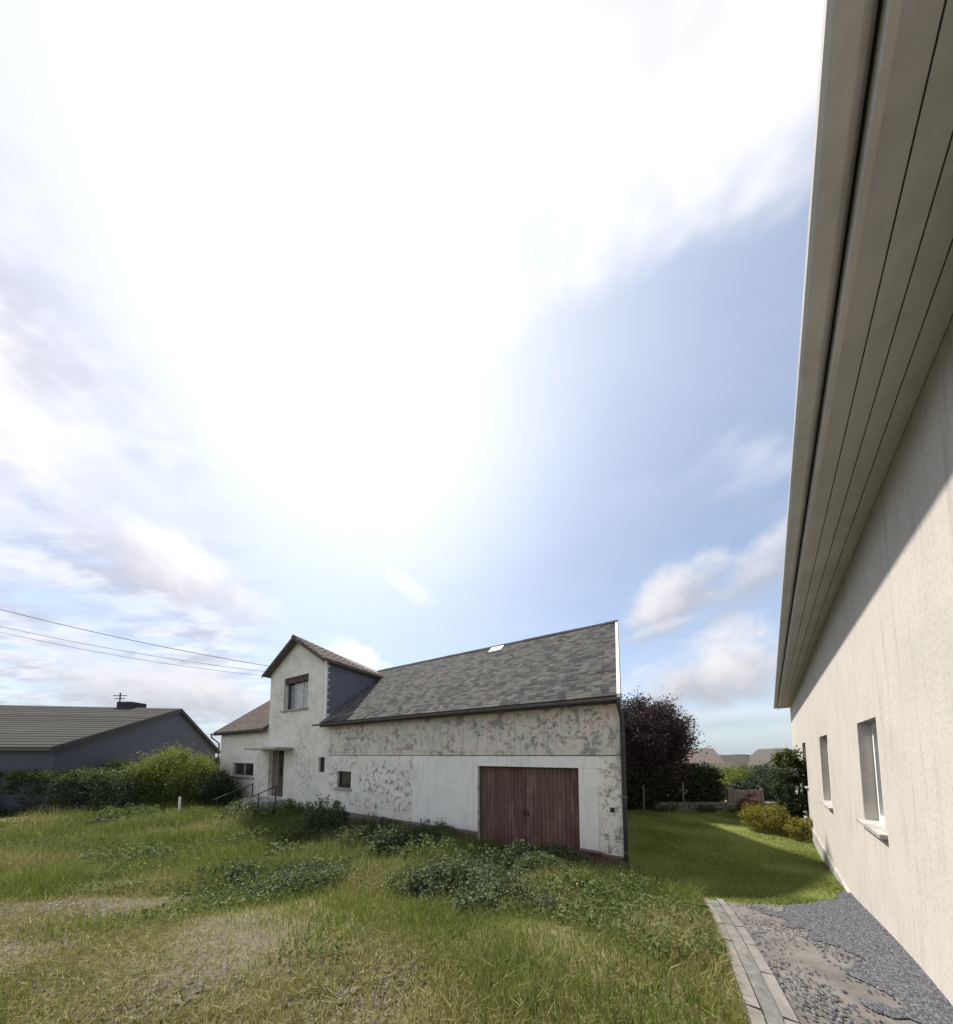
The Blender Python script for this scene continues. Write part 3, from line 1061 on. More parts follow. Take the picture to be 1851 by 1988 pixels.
# pale verge board on the right gable, and its dark drip edge
b = MB()
b.prism([(-0.045, -OV-0.02, roof_z(-OV-0.02)-0.14), (-0.045, yr, roof_z(yr)-0.14), (-0.045, yr, roof_z(yr)+RT+0.05), (-0.045, -OV-0.02, roof_z(-OV-0.02)+RT+0.05)], (0.075, 0, 0))
vb = b.build('verge_board', M['white_trim'], barn)
b = MB()
b.prism([(0.031, -OV-0.02, roof_z(-OV-0.02)-0.14), (0.031, yr, roof_z(yr)-0.14), (0.031, yr, roof_z(yr)+RT+0.05), (0.031, -OV-0.02, roof_z(-OV-0.02)+RT+0.05)], (0.02, 0, 0))
b.build('verge_trim', M['dark_metal'], barn)
b = MB()
b.prism([(-22.86, -OV-0.02, roof_z(-OV-0.02)-0.10), (-22.86, yr, roof_z(yr)-0.10), (-22.86, yr, roof_z(yr)+RT+0.03), (-22.86, -OV-0.02, roof_z(-OV-0.02)+RT+0.03)], (-0.03, 0, 0))
b.build('verge_board', M['dark_wood'], barn)


def gutter(x0, x1, y, z, r=0.065):
    b = MB()
    n = 10
    prof = [(y+r*math.cos(a), z-r*math.sin(a)) for a in [math.pi*k/n for k in range(n+1)]]
    prof += [(y+(r-0.008)*math.cos(a), z-(r-0.008)*math.sin(a)) for a in [math.pi*(n-k)/n for k in range(n+1)]]
    b.prism([(x0, p[0], p[1]) for p in prof], (x1-x0, 0, 0))
    return b.build('gutter', M['zinc'], barn)


gz = roof_z(-OV)+0.02
gutter(DRX+0.02-0.35, 0.02, -OV-0.085, gz)
gutter(-23.0, DLX-0.02, -OV-0.085, gz)
MB().box(DRX+0.02, -0.05, -OV+0.001, -OV+0.03, roof_z(-OV)-0.10, roof_z(-OV)-0.002).build('fascia_board', M['dark_wood'], barn)
MB().box(-22.8, DLX-0.02, -OV+0.001, -OV+0.03, roof_z(-OV)-0.10, roof_z(-OV)-0.002).build('fascia_board', M['dark_wood'], barn)
MB().tube([(-0.03, -OV-0.085, gz-0.05), (-0.02, -OV-0.085, gz-0.16), (0.045, -0.07, gz-0.45), (0.05, -0.055, gz-0.60), (0.05, -0.055, -0.72), (0.055, -0.06, -0.86), (0.09, -0.20, -1.06), (0.10, -0.30, -1.12)], 0.046, 10).build('downpipe', M['dark_metal'], barn, smooth=True)
for z in (2.2, 0.7, -0.6):
    MB().tube([(0.05, -0.055, z-0.02), (0.05, -0.055, z+0.02)], 0.056, 10).build('pipe_clip', M['zinc'], barn)
MB().tube([(-22.95, -OV-0.085, gz-0.05), (-22.95, -OV-0.085, gz-0.22), (-22.68, -0.06, gz-0.62), (-22.66, -0.06, -1.3)], 0.045, 8).build('downpipe', M['zinc'], barn, smooth=True)

# cross gable roof and cheeks
YB = 7.9
SAG = 0.75


def ridge_d(y):
    return DAZ-SAG*max(0.0, y)/YB


dsl_l = (DAZ-DEZ)/(DAX-DLX)
dsl_r = (DAZ-DEZ)/(DRX-DAX)
for side, xe, slp in ((-1, DLX, dsl_l), (1, DRX, dsl_r)):
    ov = 0.26
    xo = xe+side*ov
    zo = DEZ-ov*slp
    zb = 0.02
    b = MB()
    b.prism([(DAX, -0.30, DAZ+zb), (xo, -0.30, zo+zb), (xo, YB, zo+zb), (DAX, YB, ridge_d(YB)+zb)], (0, 0, 0.09))
    b.build('dormer_roof', M['soffit'], barn)
    vs, f6, f4 = [], [], []
    L = math.hypot(xo-DAX, DAZ-zo)
    rr = int(L/0.2)
    ux = Vector((DAX-xo, 0, DAZ-zo)).normalized()
    uy = Vector((0, 1, 0)) if side > 0 else Vector((0, -1, 0))
    un = uy.cross(ux) if False else Vector((-ux.z, 0, ux.x)) if ux.x > 0 else Vector((ux.z, 0, -ux.x))
    i = 0
    for r in range(rr+1):
        y = -0.30+0.15+(r % 2)*0.14
        while y < YB-0.1:
            ux = Vector((DAX-xo, 0, ridge_d(y)-zo))
            L = ux.length
            ux.normalize()
            un = Vector((-ux.z, 0, ux.x)) if ux.x > 0 else Vector((ux.z, 0, -ux.x))
            v = slate_verts(0.285, max(0.05, min(0.30, L-r*0.2+0.04)), 0.010)
            yv = un.cross(ux)
            mt = np.array([list(yv), list(ux), list(un)]).T
            p0 = Vector((xo, y, zo+zb+0.09))-ux*0.04+ux*(r*0.2)+un*(0.012+random.uniform(0, 0.006))
            v[:, 2] += (0.3-v[:, 1])*0.03
            vs.append(v @ mt.T+np.array(p0))
            f6.append(S_F6+12*i)
            f4.append(S_F4+12*i)
            i += 1
            y += 0.29
    q = link('dormer_slates', np_mesh('dormer_slates', np.concatenate(vs), [np.concatenate(f6), np.concatenate(f4)]), M['slate'] if side < 0 else M['slate_red'], barn)
    q['kind'] = 'stuff'
    # verge board on the gable front
    b = MB()
    b.prism([(DAX, -0.32, DAZ+0.10), (xo-side*-0.02, -0.32, zo+0.10), (xo-side*-0.02, -0.32, zo-0.08), (DAX, -0.32, DAZ-0.08)], (0, 0.018, 0))
    b.build('verge_board', M['dark_wood'], barn)
    # slate hung cheek
    y_end = (DEZ-roof_z(0)-RT)/math.tan(SL)
    b = MB()
    b.prism([(xe-side*0.12, T, roof_z(T)), (xe-side*0.12, y_end+0.25, DEZ), (xe-side*0.12, T, DEZ)], (side*0.12, 0, 0))
    ck = b.build('cheek', M['slate_blue'], barn)
    if side > 0:
        # courses of small cladding slates on the visible cheek
        vs, f6, f4 = [], [], []
        i = 0
        z = roof_z(0)+0.02
        r = 0
        while z < DEZ-0.05:
            y = 0.15+(r % 2)*0.1
            while y < y_end:
                if roof_z(y+0.1)+RT-0.1 < z+0.1:
                    v = slate_verts(0.196, min(0.24, DEZ-z), 0.006)
                    # y up -> z, x -> y, z -> outward x
                    vv = np.stack([xe+0.012+v[:, 2]+(0.24-v[:, 1])*0.02, y+v[:, 0], z+v[:, 1]], -1)
                    vs.append(vv)
                    f6.append(S_F6+12*i)
                    f4.append(S_F4+12*i)
                    i += 1
                y += 0.2
            z += 0.16
            r += 1
        q = link('cladding_slates', np_mesh('cladding_slates', np.concatenate(vs), [np.concatenate(f6), np.concatenate(f4)]), M['slate_blue'], ck)
        q['kind'] = 'stuff'
b = MB()
b.prism([(DAX-0.16, -0.33, DAZ+0.05), (DAX, -0.33, DAZ+0.17), (DAX+0.16, -0.33, DAZ+0.05), (DAX+0.14, -0.33, DAZ+0.03), (DAX, -0.33, DAZ+0.14), (DAX-0.14, -0.33, DAZ+0.03)], (0, YB+0.3, -SAG))
b.build('dormer_ridge', M['lead'], barn)
# white corner strip and back gable
MB().box(DRX-0.10, DRX+0.006, -0.012, 0, EZ+0.1, DEZ-0.05).build('corner_strip', M['white_trim'], barn)
b = MB()
b.prism([(DLX, YB-0.3, EZ), (DRX, YB-0.3, EZ), (DRX, YB-0.3, DEZ), (DAX, YB-0.3, ridge_d(YB)), (DLX, YB-0.3, DEZ)], (0, 0.2, 0))
b.build('back_gable', M['wall_left'], barn)

# ------------------------------------------------------------------ railing, posts at the steps


def W(lx, ly, z=None):
    x, y = to_world(lx, ly)
    return (x, y, float(hgt(x, y)) if z is None else z)


def solid_post(name, lx, ly, w_, h_, m, label, cat, group=None, taper=0.0):
    x, y, z = W(lx, ly)
    b = MB()
    b.prism([(-w_/2, -w_/2, -0.2), (w_/2, -w_/2, -0.2), (w_/2, w_/2, -0.2), (-w_/2, w_/2, -0.2)], (0, 0, h_+0.2))
    b.prism([(-w_*0.36, -w_*0.36, h_+0.001), (w_*0.36, -w_*0.36, h_+0.001), (w_*0.36, w_*0.36, h_+0.001), (-w_*0.36, w_*0.36, h_+0.001)], (0.01, 0, w_*0.25))
    o = b.build(name, m, None, (x, y, z), bevel=0.008)
    o.rotation_euler = (random.uniform(-0.04, 0.04), random.uniform(-0.04, 0.04), -TH+random.uniform(-0.2, 0.2))
    return tag(o, label, cat, group)


solid_post('gate_post', -19.4, -0.9, 0.22, 1.0, M['dark_wood'], 'stout dark wooden post standing below the far left window', 'post')
rl = empty('stair_railing', W(-16.95, -1.9), -TH)
tag(rl, 'dark iron railing at the left of the front door steps', 'railing')
for y, h_ in ((0.0, 0.85), (0.7, 1.15), (1.4, 1.45)):
    MB().tube([(0, y, -0.15), (0, y, h_)], 0.028, 8).build('railing_post', M['dark_metal'], rl)
MB().tube([(0, -0.12, 0.84), (0, 1.45, 1.47)], 0.024, 8).build('handrail', M['dark_metal'], rl)
rl = empty('stair_railing', W(-14.65, -1.9), -TH)
tag(rl, 'dark iron railing at the right of the front door steps', 'railing')
for y, h_ in ((0.0, 0.85), (0.7, 1.15), (1.4, 1.45)):
    MB().tube([(0, y, -0.15), (0, y, h_)], 0.028, 8).build('railing_post', M['dark_metal'], rl)
MB().tube([(0, -0.12, 0.84), (0, 1.45, 1.47)], 0.024, 8).build('handrail', M['dark_metal'], rl)

# ------------------------------------------------------------------ dark slate-clad house on the left
sh = empty('slate_clad_house', (-22.0, 20.0, -1.6))
tag(sh, 'neighbouring house at the left with dark blue slate-clad gable and grey roof', 'house')
Q = Vector((-0.13, 0.99, 0))
Bk = Vector((-0.99, -0.13, 0))        # away from the gable, along the ridge
Lh = 13.0
az, qr, ql = 6.6, 3.6, 6.4
zr, zl = az-qr*0.81, az-ql*0.46
b = MB()
b.prism([tuple(Q*qr+Vector((0, 0, 0))), tuple(Q*qr+Vector((0, 0, zr))), (0, 0, az), tuple(-Q*ql+Vector((0, 0, zl))), tuple(-Q*ql)], tuple(Bk*Lh))
b.build('wall', M['slate_wall'], sh)
for d, zz, ln in ((Q, zr, qr), (-Q, zl, ql)):
    s_ = (az-zz)/ln
    e = d*(ln+0.35)+Vector((0, 0, az-s_*(ln+0.35)))
    f0 = -Bk*0.22
    b = MB()
    b.prism([tuple(Vector((0, 0, az+0.02))+f0), tuple(e+Vector((0, 0, 0.02))+f0), tuple(e+Vector((0, 0, 0.02))+Bk*(Lh+0.2)), tuple(Vector((0, 0, az+0.02))+Bk*(Lh+0.2))], (0, 0, 0.13))
    b.build('roof', M['far_roof2'], sh)
    nr = 20
    for r in range(nr):
        u0, u1 = r/nr, min(1.0, (r+1.25)/nr)
        top_, bot = Vector((0, 0, az+0.155)), e+Vector((0, 0, 0.155))
        pa, pb = bot.lerp(top_, u0)+Vector((0, 0, 0.03)), bot.lerp(top_, u1)
        MB().prism([tuple(pa+f0*1.02), tuple(pa+Bk*(Lh+0.2)), tuple(pb+Bk*(Lh+0.2)), tuple(pb+f0*1.02)], (0, 0, 0.012)).build('tile_course', M['slate_dark'], sh)
    b = MB()
    b.prism([tuple(Vector((0, 0, az+0.17))+f0*1.01), tuple(e+Vector((0, 0, 0.17))+f0*1.01), tuple(e+Vector((0, 0, -0.10))+f0*1.01), tuple(Vector((0, 0, az-0.10))+f0*1.01)], tuple(-Bk*0.03))
    b.build('verge_board', M['dark_metal'], sh)
c = Bk*3.2+Q*0.2
MB().box(c.x-0.55, c.x+0.55, c.y-0.45, c.y+0.45, az-0.4, az+0.55).build('chimney', M['lead'], sh, bevel=0.02)
# house further back with a dark roof and an aerial
fh = empty('dark_roofed_house', (-38.5, 27.5, -2.5))
tag(fh, 'far left house showing only a dark roof and an aerial', 'house')
b = MB()
b.box(-5, 5, -4, 4, 0, 5.2)
b.build('wall', M['far_grey'], fh)
b = MB()
b.prism([(5.3, -4.5, 4.9), (5.3, 4.5, 4.9), (3.2, 0, 9.0)], (-0.01, 0, 0))
b.bm.free()
b = MB()
b.prism([(-5.3, -4.5, 4.9), (-5.3, 4.5, 4.9), (-5.3, 0, 9.1)], (8.4, 0, 0))
b.build('roof', M['lead'], fh)
MB().tube([(2.2, 0, 8.8), (2.2, 0, 10.6)], 0.05, 6).tube([(1.5, 0, 10.3), (2.9, 0, 10.3)], 0.04, 6).tube([(1.7, 0, 10.0), (2.7, 0, 10.0)], 0.04, 6).build('aerial', M['dark_metal'], fh)

# overhead cables to the gable
for (lx, ly, z), (ex, ey, ez), sag, lab in (
        ((-16.75, -0.10, 6.55), (-27.0, 13.0, 9.85), 0.25, 'upper black overhead cable running from the gable to the left'),
        ((-16.85, -0.10, 6.25), (-27.0, 13.0, 8.9), 0.3, 'middle thin overhead cable running from the gable to the left'),
        ((-16.9, -0.05, 6.02), (-27.0, 13.1, 8.65), 0.35, 'lowest thin overhead cable running from the gable to the left')):
    a = Vector(W(lx, ly, z))
    e = Vector((ex, ey, ez))
    pts = []
    for k in range(25):
        u = k/24
        p = a.lerp(e, u)
        p.z -= sag*4*u*(1-u)
        pts.append(p-a)
    tag(MB().tube(pts, 0.016 if 'upper' in lab else 0.010, 5).build('overhead_cable', M['wire'], None, a), lab, 'cable', 'overhead cables')

# ------------------------------------------------------------------ cream house on the right
ch = empty('cream_house', (HN.x*HL, HN.y*HL, 0), math.atan2(HD.y, HD.x))
tag(ch, 'cream rendered house close at the right edge beside the lawn', 'house')
# local x along the wall away from the eye, local -y out of the wall's back (into the house)
X0, X1 = -6.0, 20.4
wtop = 4.32
hw = [(5.0, 5.9, 0.9, 2.1), (8.6, 9.8, 0.7, 2.1), (13.4, 14.6, 0.7, 2.1)]
b = MB()
cells(b, [X0, X1], [-1.4, wtop], lambda x, z: True, hw, -0.3)
b.build('wall', M['house_white'], ch)
MB().box(X1-0.3, X1, -8, -0.301, -1.4, wtop).build('gable_wall', M['house_white'], ch)
MB().box(X0, X1-0.301, -8, -7.7, -1.4, wtop).build('back_wall', M['house_white'], ch)
for h in hw:
    x0, x1, z0, z1 = h
    b = MB()
    for a in ((x0+0.002, x0+0.07, z0+0.002, z1-0.002), (x1-0.07, x1-0.002, z0+0.002, z1-0.002), (x0+0.07, x1-0.07, z0+0.002, z0+0.07), (x0+0.07, x1-0.07, z1-0.07, z1-0.002), ((x0+x1)/2-0.035, (x0+x1)/2+0.035, z0+0.07, z1-0.07)):
        b.box(a[0], a[1], -0.16, -0.10, a[2], a[3])
    wd = b.build('window', M['white_trim'], ch)
    MB().box(x0+0.06, x1-0.06, -0.14, -0.13, z0+0.06, z1-0.06).build('pane', M['glass'], wd)
    MB().box(x0-0.08, x1+0.08, -0.10, 0.05, z0-0.05, z0+0.001).build('sill', M['concrete'], wd, bevel=0.006)
b = MB()
pit = math.tan(math.radians(38))
ovh = 0.42
b.prism([(X0, ovh, wtop-ovh*pit+0.25), (X0, -4, wtop+4*pit+0.25), (X0, -8.4, wtop-0.4*pit+0.25), (X0, -8.4, wtop-0.4*pit+0.12), (X0, -4, wtop+4*pit+0.10), (X0, ovh, wtop-ovh*pit+0.12)], (X1-X0+0.35, 0, 0))
b.build('roof', M['far_roof2'], ch)
for k in range(4):
    yy = 0.004+k*0.0965
    MB().box(X0, X1+0.3, yy, yy+0.0905, wtop-ovh*pit+0.06, wtop-ovh*pit+0.08).build('soffit_board', M['soffit_paint'], ch)
MB().box(X0, X1+0.3, 0.003, ovh-0.031, wtop-ovh*pit+0.083, wtop-ovh*pit+0.10).build('soffit_backing', M['dark_wood'], ch)
MB().box(X0, X1+0.3, ovh-0.029, ovh-0.005, wtop-ovh*pit+0.0, wtop-ovh*pit+0.118).build('fascia_board', M['soffit_paint'], ch)
b = MB()
prof = [(ovh+0.06+0.06*math.cos(a), wtop-ovh*pit+0.14-0.06*math.sin(a)) for a in [math.pi*k/8 for k in range(9)]]
prof += [(ovh+0.06+0.052*math.cos(a), wtop-ovh*pit+0.14-0.052*math.sin(a)) for a in [math.pi*(8-k)/8 for k in range(9)]]
b.prism([(X0, p[0], p[1]) for p in prof], (X1-X0+0.3, 0, 0))
b.build('gutter', M['soffit_paint'], ch)
MB().box(X0, X1+0.02, 0.001, 0.03, -1.4, -0.45).build('plinth', M['concrete'], ch)

# ------------------------------------------------------------------ houses in the distance


def small_house(name, label, loc, rz, L, Wd, eave, ridge, mw, mr, wins=()):
    r = empty(name, loc, rz)
    tag(r, label, 'house')
    b = MB()
    b.prism([(-L/2, -Wd/2, 0), (-L/2, Wd/2, 0), (-L/2, Wd/2, eave), (-L/2, 0, ridge), (-L/2, -Wd/2, eave)], (L, 0, 0))
    b.build('wall', mw, r)
    s_ = (ridge-eave)/(Wd/2)
    for sg in (-1, 1):
        b = MB()
        b.prism([(-L/2-0.3, 0, ridge+0.02), (-L/2-0.3, sg*(Wd/2+0.45), eave-0.45*s_+0.02), (L/2+0.3, sg*(Wd/2+0.45), eave-0.45*s_+0.02), (L/2+0.3, 0, ridge+0.02)], (0, 0, 0.16))
        b.build('roof', mr, r)
    for (x, z, w_, h_) in wins:
        wn = MB().box(x-w_/2, x+w_/2, -Wd/2-0.04, -Wd/2-0.002, z, z+h_).build('window', M['white_trim'], r)
        MB().box(x-w_/2+0.08, x+w_/2-0.08, -Wd/2-0.055, -Wd/2-0.041, z+0.08, z+h_-0.08).build('pane', M['glass'], wn)
    return r


small_house('distant_house', 'distant white house with a pinkish roof beside the copper tree', (27.2, 36.5, -2.9), math.radians(-14), 8.2, 6.5, 2.5, 5.3, M['far_white'], M['far_roof'], [(2.9, 0.9, 1.0, 1.2), (0.2, 0.9, 1.0, 1.2)])
small_house('distant_house', 'distant house with a low grey-brown roof above green bushes', (40.8, 46.0, -3.7), math.radians(-10), 9.0, 7, 2.6, 5.25, M['far_white'], M['far_roof2'], [(-2, 0.9, 1.0, 1.2)])
small_house('distant_house', 'distant grey gabled house just left of the cream wall', (45.2, 41.0, -3.6), math.radians(60), 9, 6.0, 3.0, 6.1, M['far_grey'], M['far_roof2'])
lh = small_house('lean_to_house', 'low grey-roofed outbuilding in front of the pinkish roof', (28.0, 32.0, -2.6), math.radians(-8), 4.6, 4.0, 1.9, 3.2, M['far_white'], M['far_roof2'])

# ------------------------------------------------------------------ vegetation


def leaf_obj(name, c, size, m, parent=None, flat=0.0, aspect=0.5, droop=0.0):
    n = len(c)
    a = RNG.normal(size=(n, 3))
    a[:, 2] *= (1-flat)
    a[:, 2] -= droop
    a /= np.linalg.norm(a, axis=1)[:, None]
    r = RNG.normal(size=(n, 3))
    r[:, 2] *= (1-flat)
    bb = np.cross(a, r)
    bb = np.cross(bb, a) if flat else bb
    bb /= np.linalg.norm(bb, axis=1)[:, None]+1e-9
    nn = np.cross(a, bb)
    L = (size*RNG.uniform(0.7, 1.3, n))[:, None]*0.5
    Wd = L*aspect
    v = np.stack([c-a*L, c+bb*Wd+nn*Wd*0.35-a*L*0.1, c+a*L, c-bb*Wd+nn*Wd*0.35-a*L*0.1], 1).reshape(-1, 3)
    i = np.arange(n)*4
    f = np.stack([np.stack([i, i+1, i+2], -1), np.stack([i, i+2, i+3], -1)], 1).reshape(-1, 3)
    return link(name, np_mesh(name, v, [f]), m, parent)


def crown_pts(n, rad, nclump, spread, shell=0.5, box=False):
    rad = np.array(rad)
    if box:
        cc = RNG.uniform(-1, 1, (nclump, 3))
        pr = 1/rad
        k = RNG.choice(3, nclump, p=pr/pr.sum())
        cc[np.arange(nclump), k] = np.sign(cc[np.arange(nclump), k])*RNG.uniform(0.75, 1, nclump)
    else:
        d = RNG.normal(size=(nclump, 3))
        d /= np.linalg.norm(d, axis=1)[:, None]
        cc = d*(RNG.uniform(shell**3, 1, nclump)**(1/3))[:, None]
    cs = RNG.uniform(0.6, 1.3, nclump)
    k = RNG.integers(0, nclump, n)
    p = cc[k]*rad+RNG.normal(size=(n, 3))*spread*cs[k][:, None]
    return p


def stems(parent, name, m, top, n, r0, spread, base=-0.1, seg=5):
    b = MB()
    for k in range(n):
        a = k*2.4+random.random()
        rr = spread*random.uniform(0.4, 1)
        p = [Vector((0.04*math.cos(a), 0.04*math.sin(a), base)), Vector((rr*0.35*math.cos(a), rr*0.35*math.sin(a), top*0.4)), Vector((rr*math.cos(a), rr*math.sin(a), top*random.uniform(0.8, 1)))]
        b.tube(p, [r0, r0*0.65, r0*0.2], seg)
    o = b.build(name, m, parent)
    o['kind'] = 'stuff'
    return o


def shrub(name, label, cat, loc, rad, n, size, m, group=None, nclump=60, spread=None, zc=None, box=False, rz=0.0, base=None, m2=None, frac2=0.0, shell=0.5):
    z = float(hgt(loc[0], loc[1])) if base is None else base
    r = empty(name, (loc[0], loc[1], z), rz)
    tag(r, label, cat, group)
    spread = spread or min(rad)*0.17
    zc = rad[2]*0.92 if zc is None else zc
    p = crown_pts(n, rad, nclump, spread, shell, box)+np.array([0, 0, zc])
    p = p[p[:, 2] > 0.03]
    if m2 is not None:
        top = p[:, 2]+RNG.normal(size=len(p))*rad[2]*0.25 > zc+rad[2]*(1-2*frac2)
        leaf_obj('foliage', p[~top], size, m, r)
        leaf_obj('new_growth', p[top], size, m2, r)  # paler leaves on top, sunlight painted into their colour
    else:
        leaf_obj('foliage', p, size, m, r)
    stems(r, 'stem', M['bark'], zc+rad[2]*0.4, 6, 0.035, min(rad[0], rad[1])*0.6)
    return r


# copper beech behind the gable
def tree(name, label, loc, trunk_h, rad, zc, n, size, m, nclump, group=None):
    z = float(hgt(loc[0], loc[1]))
    r = empty(name, (loc[0], loc[1], z))
    tag(r, label, 'tree', group)
    b = MB()
    b.tube([(0, 0, -0.2), (0.05, 0, trunk_h*0.5), (0.0, 0.05, trunk_h), (0.1, 0, zc+rad[2]*0.6)], [0.24, 0.19, 0.16, 0.03], 10)
    for k in range(14):
        a = k*2.4
        s_ = trunk_h*0.7+random.uniform(0, rad[2]*0.9)
        e = Vector((math.cos(a)*rad[0]*0.75, math.sin(a)*rad[1]*0.75, s_+random.uniform(0.3, 1.2)))
        b.tube([(0, 0, s_), tuple(e*0.5+Vector((0, 0, s_*0.5))), tuple(e)], [0.07, 0.045, 0.012], 6)
    b.build('trunk', M['bark'], r, smooth=True)
    p = crown_pts(n, rad, nclump, min(rad)*0.13, 0.35)+np.array([0, 0, zc])
    leaf_obj('crown', p[p[:, 2] > 0.1], size, m, r)
    return r


tree('copper_beech', 'dark purple copper beech rising behind the barn gable', (8.85, 13.9), 1.5, (1.75, 1.9, 2.55), 2.95, 56000, 0.115, M['copper'], 230)

shrub('evergreen_hedge', 'dark clipped hedge under the copper tree behind the lawn', 'hedge', (9.3, 13.3), (2.3, 0.55, 0.95), 34000, 0.14, M['shrub_dark'], None, 420, 0.15, 0.85, True, rz=0.03)
shrub('conifer_shrub', 'dark rounded shrub at the right foot of the copper tree', 'shrub', (11.6, 13.5), (0.55, 0.6, 0.75), 6000, 0.08, M['shrub_dark'], None, 60)
for lx, ly, h_, lab in ((7.55, 12.1, 1.15, 'thin pale fence post in front of the hedge, nearest the barn'), (9.15, 11.9, 1.3, 'thin pale fence post in front of the hedge, farther from the barn')):
    z = float(hgt(lx, ly))
    o = MB().tube([(0, 0, -0.2), (0.01, 0, h_)], 0.028, 8).tube([(0.01, 0, h_+0.001), (0.01, 0, h_+0.03)], 0.035, 8).build('fence_post', M['pale_concrete'], None, (lx, ly, z))
    tag(o, lab, 'post', 'pale fence posts behind the lawn')

# low dry stone wall at the end of the lawn
lw = empty('dry_stone_wall', (10.2, 12.9, float(hgt(10.2, 12.9))), 0.0)
tag(lw, 'low grey dry stone wall along the far end of the lawn', 'wall')
for row in range(3):
    x = -1.9+random.uniform(0, 0.2)
    while x < 3.6:
        ww = random.uniform(0.18, 0.36)
        b = MB().box(-ww/2+0.008, ww/2-0.008, -0.14, 0.14, -0.062, 0.062)
        for v in b.bm.verts:
            v.co += Vector((random.uniform(-0.02, 0.02), random.uniform(-0.02, 0.02), random.uniform(-0.012, 0.012)))
        o = b.build('stone', M['stone'], lw, bevel=0.015)
        o.location = (x+ww/2, random.uniform(-0.03, 0.03)-0.35, 0.05+row*0.128)
        x += ww
for x, y, m, lab in ((8.6, 12.2, 'weed', 'low green plants in front of the stone wall, nearest the hedge posts'), (10.3, 12.1, 'shrub_mid', 'low dark green plants halfway along the stone wall'), (11.7, 12.0, 'weed', 'low green plants in front of the fence panel')):
    shrub('border_plant', lab, 'plant', (x, y), (0.55, 0.22, 0.17), 1500, 0.06, M[m], 'plants along the stone wall', 24)
# wooden fence panel
fp = empty('garden_fence', (12.35, 12.4, float(hgt(12.35, 12.4))), math.radians(-8))
tag(fp, 'short grey wooden fence panel behind the yellow bush', 'fence')
for k in range(9):
    MB().box(-0.62+k*0.14, -0.62+k*0.14+0.125, -0.012, 0.012, 0.05, 0.95+random.uniform(-0.03, 0.03)).build('board', M['grey_wood'], fp)
for z in (0.25, 0.75):
    MB().box(-0.64, 0.66, 0.013, 0.05, z, z+0.08).build('rail', M['grey_wood'], fp)
for x in (-0.66, 0.68):
    MB().box(x-0.045, x+0.045, -0.03, 0.06, -0.2, 1.02).build('fence_leg', M['grey_wood'], fp)

shrub('yellow_shrub', 'bright yellow-green rounded shrub on the lawn near the cream house', 'shrub', (9.75, 9.15), (0.62, 0.6, 0.46), 6000, 0.06, M['shrub_yellow'], None, 60, m2=None)
shrub('flowering_shrub', 'small reddish shrub between the fence panel and the yellow bush', 'shrub', (11.3, 11.1), (0.45, 0.4, 0.5), 2500, 0.06, M['red_leaf'], None, 30)
for i, (x, y, rx, rz_, m, lab) in enumerate([
        (14.9, 16.8, 1.2, 0.62, 'shrub_lime', 'loose light green garden shrub right of the white gable'),
        (17.0, 18.0, 1.5, 0.95, 'shrub_lime', 'light green garden shrub in the middle of the background'),
        (15.4, 14.6, 1.2, 0.70, 'shrub_dark', 'dark low garden shrub behind the fence panel'),
        (17.6, 15.8, 1.4, 0.95, 'shrub_dark', 'tall dark garden shrub beside the cream house'),
        (21.3, 21.5, 2.0, 1.15, 'shrub_mid', 'broad green shrub farther back below the grey roof'),
        (24.0, 22.5, 2.0, 1.20, 'shrub_mid', 'broad green shrub at the far right of the garden'),
        (19.5, 22.5, 1.6, 1.20, 'weed', 'pale green shrub under the distant roofs')]):
    shrub('garden_shrub', lab, 'shrub', (x, y), (rx, rx*0.9, rz_), 7000, 0.11, M[m], 'garden shrubs beyond the lawn', 70)
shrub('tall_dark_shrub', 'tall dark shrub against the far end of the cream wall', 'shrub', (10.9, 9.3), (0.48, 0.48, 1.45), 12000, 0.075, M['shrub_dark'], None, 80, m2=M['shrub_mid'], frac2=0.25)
shrub('low_ochre_shrub', 'low ochre green shrub at the foot of the cream wall', 'shrub', (9.9, 8.25), (0.5, 0.35, 0.32), 3000, 0.055, M['shrub_yellow'], None, 40)

# left side hedge and bushes
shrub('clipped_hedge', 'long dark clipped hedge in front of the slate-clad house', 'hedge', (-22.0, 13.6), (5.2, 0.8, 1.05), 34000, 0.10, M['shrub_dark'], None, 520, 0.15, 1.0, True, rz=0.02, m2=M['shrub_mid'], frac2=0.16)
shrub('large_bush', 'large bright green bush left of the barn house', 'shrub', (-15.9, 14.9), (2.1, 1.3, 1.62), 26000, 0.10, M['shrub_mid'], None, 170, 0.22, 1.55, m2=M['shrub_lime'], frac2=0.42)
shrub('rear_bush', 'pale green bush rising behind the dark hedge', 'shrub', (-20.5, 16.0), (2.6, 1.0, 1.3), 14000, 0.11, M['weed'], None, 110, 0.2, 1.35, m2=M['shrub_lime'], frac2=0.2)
shrub('wall_bush', 'dark bush squeezed against the left corner of the barn house', 'shrub', (-13.6, 14.7), (0.8, 0.75, 1.1), 8000, 0.09, M['shrub_dark'], None, 70)

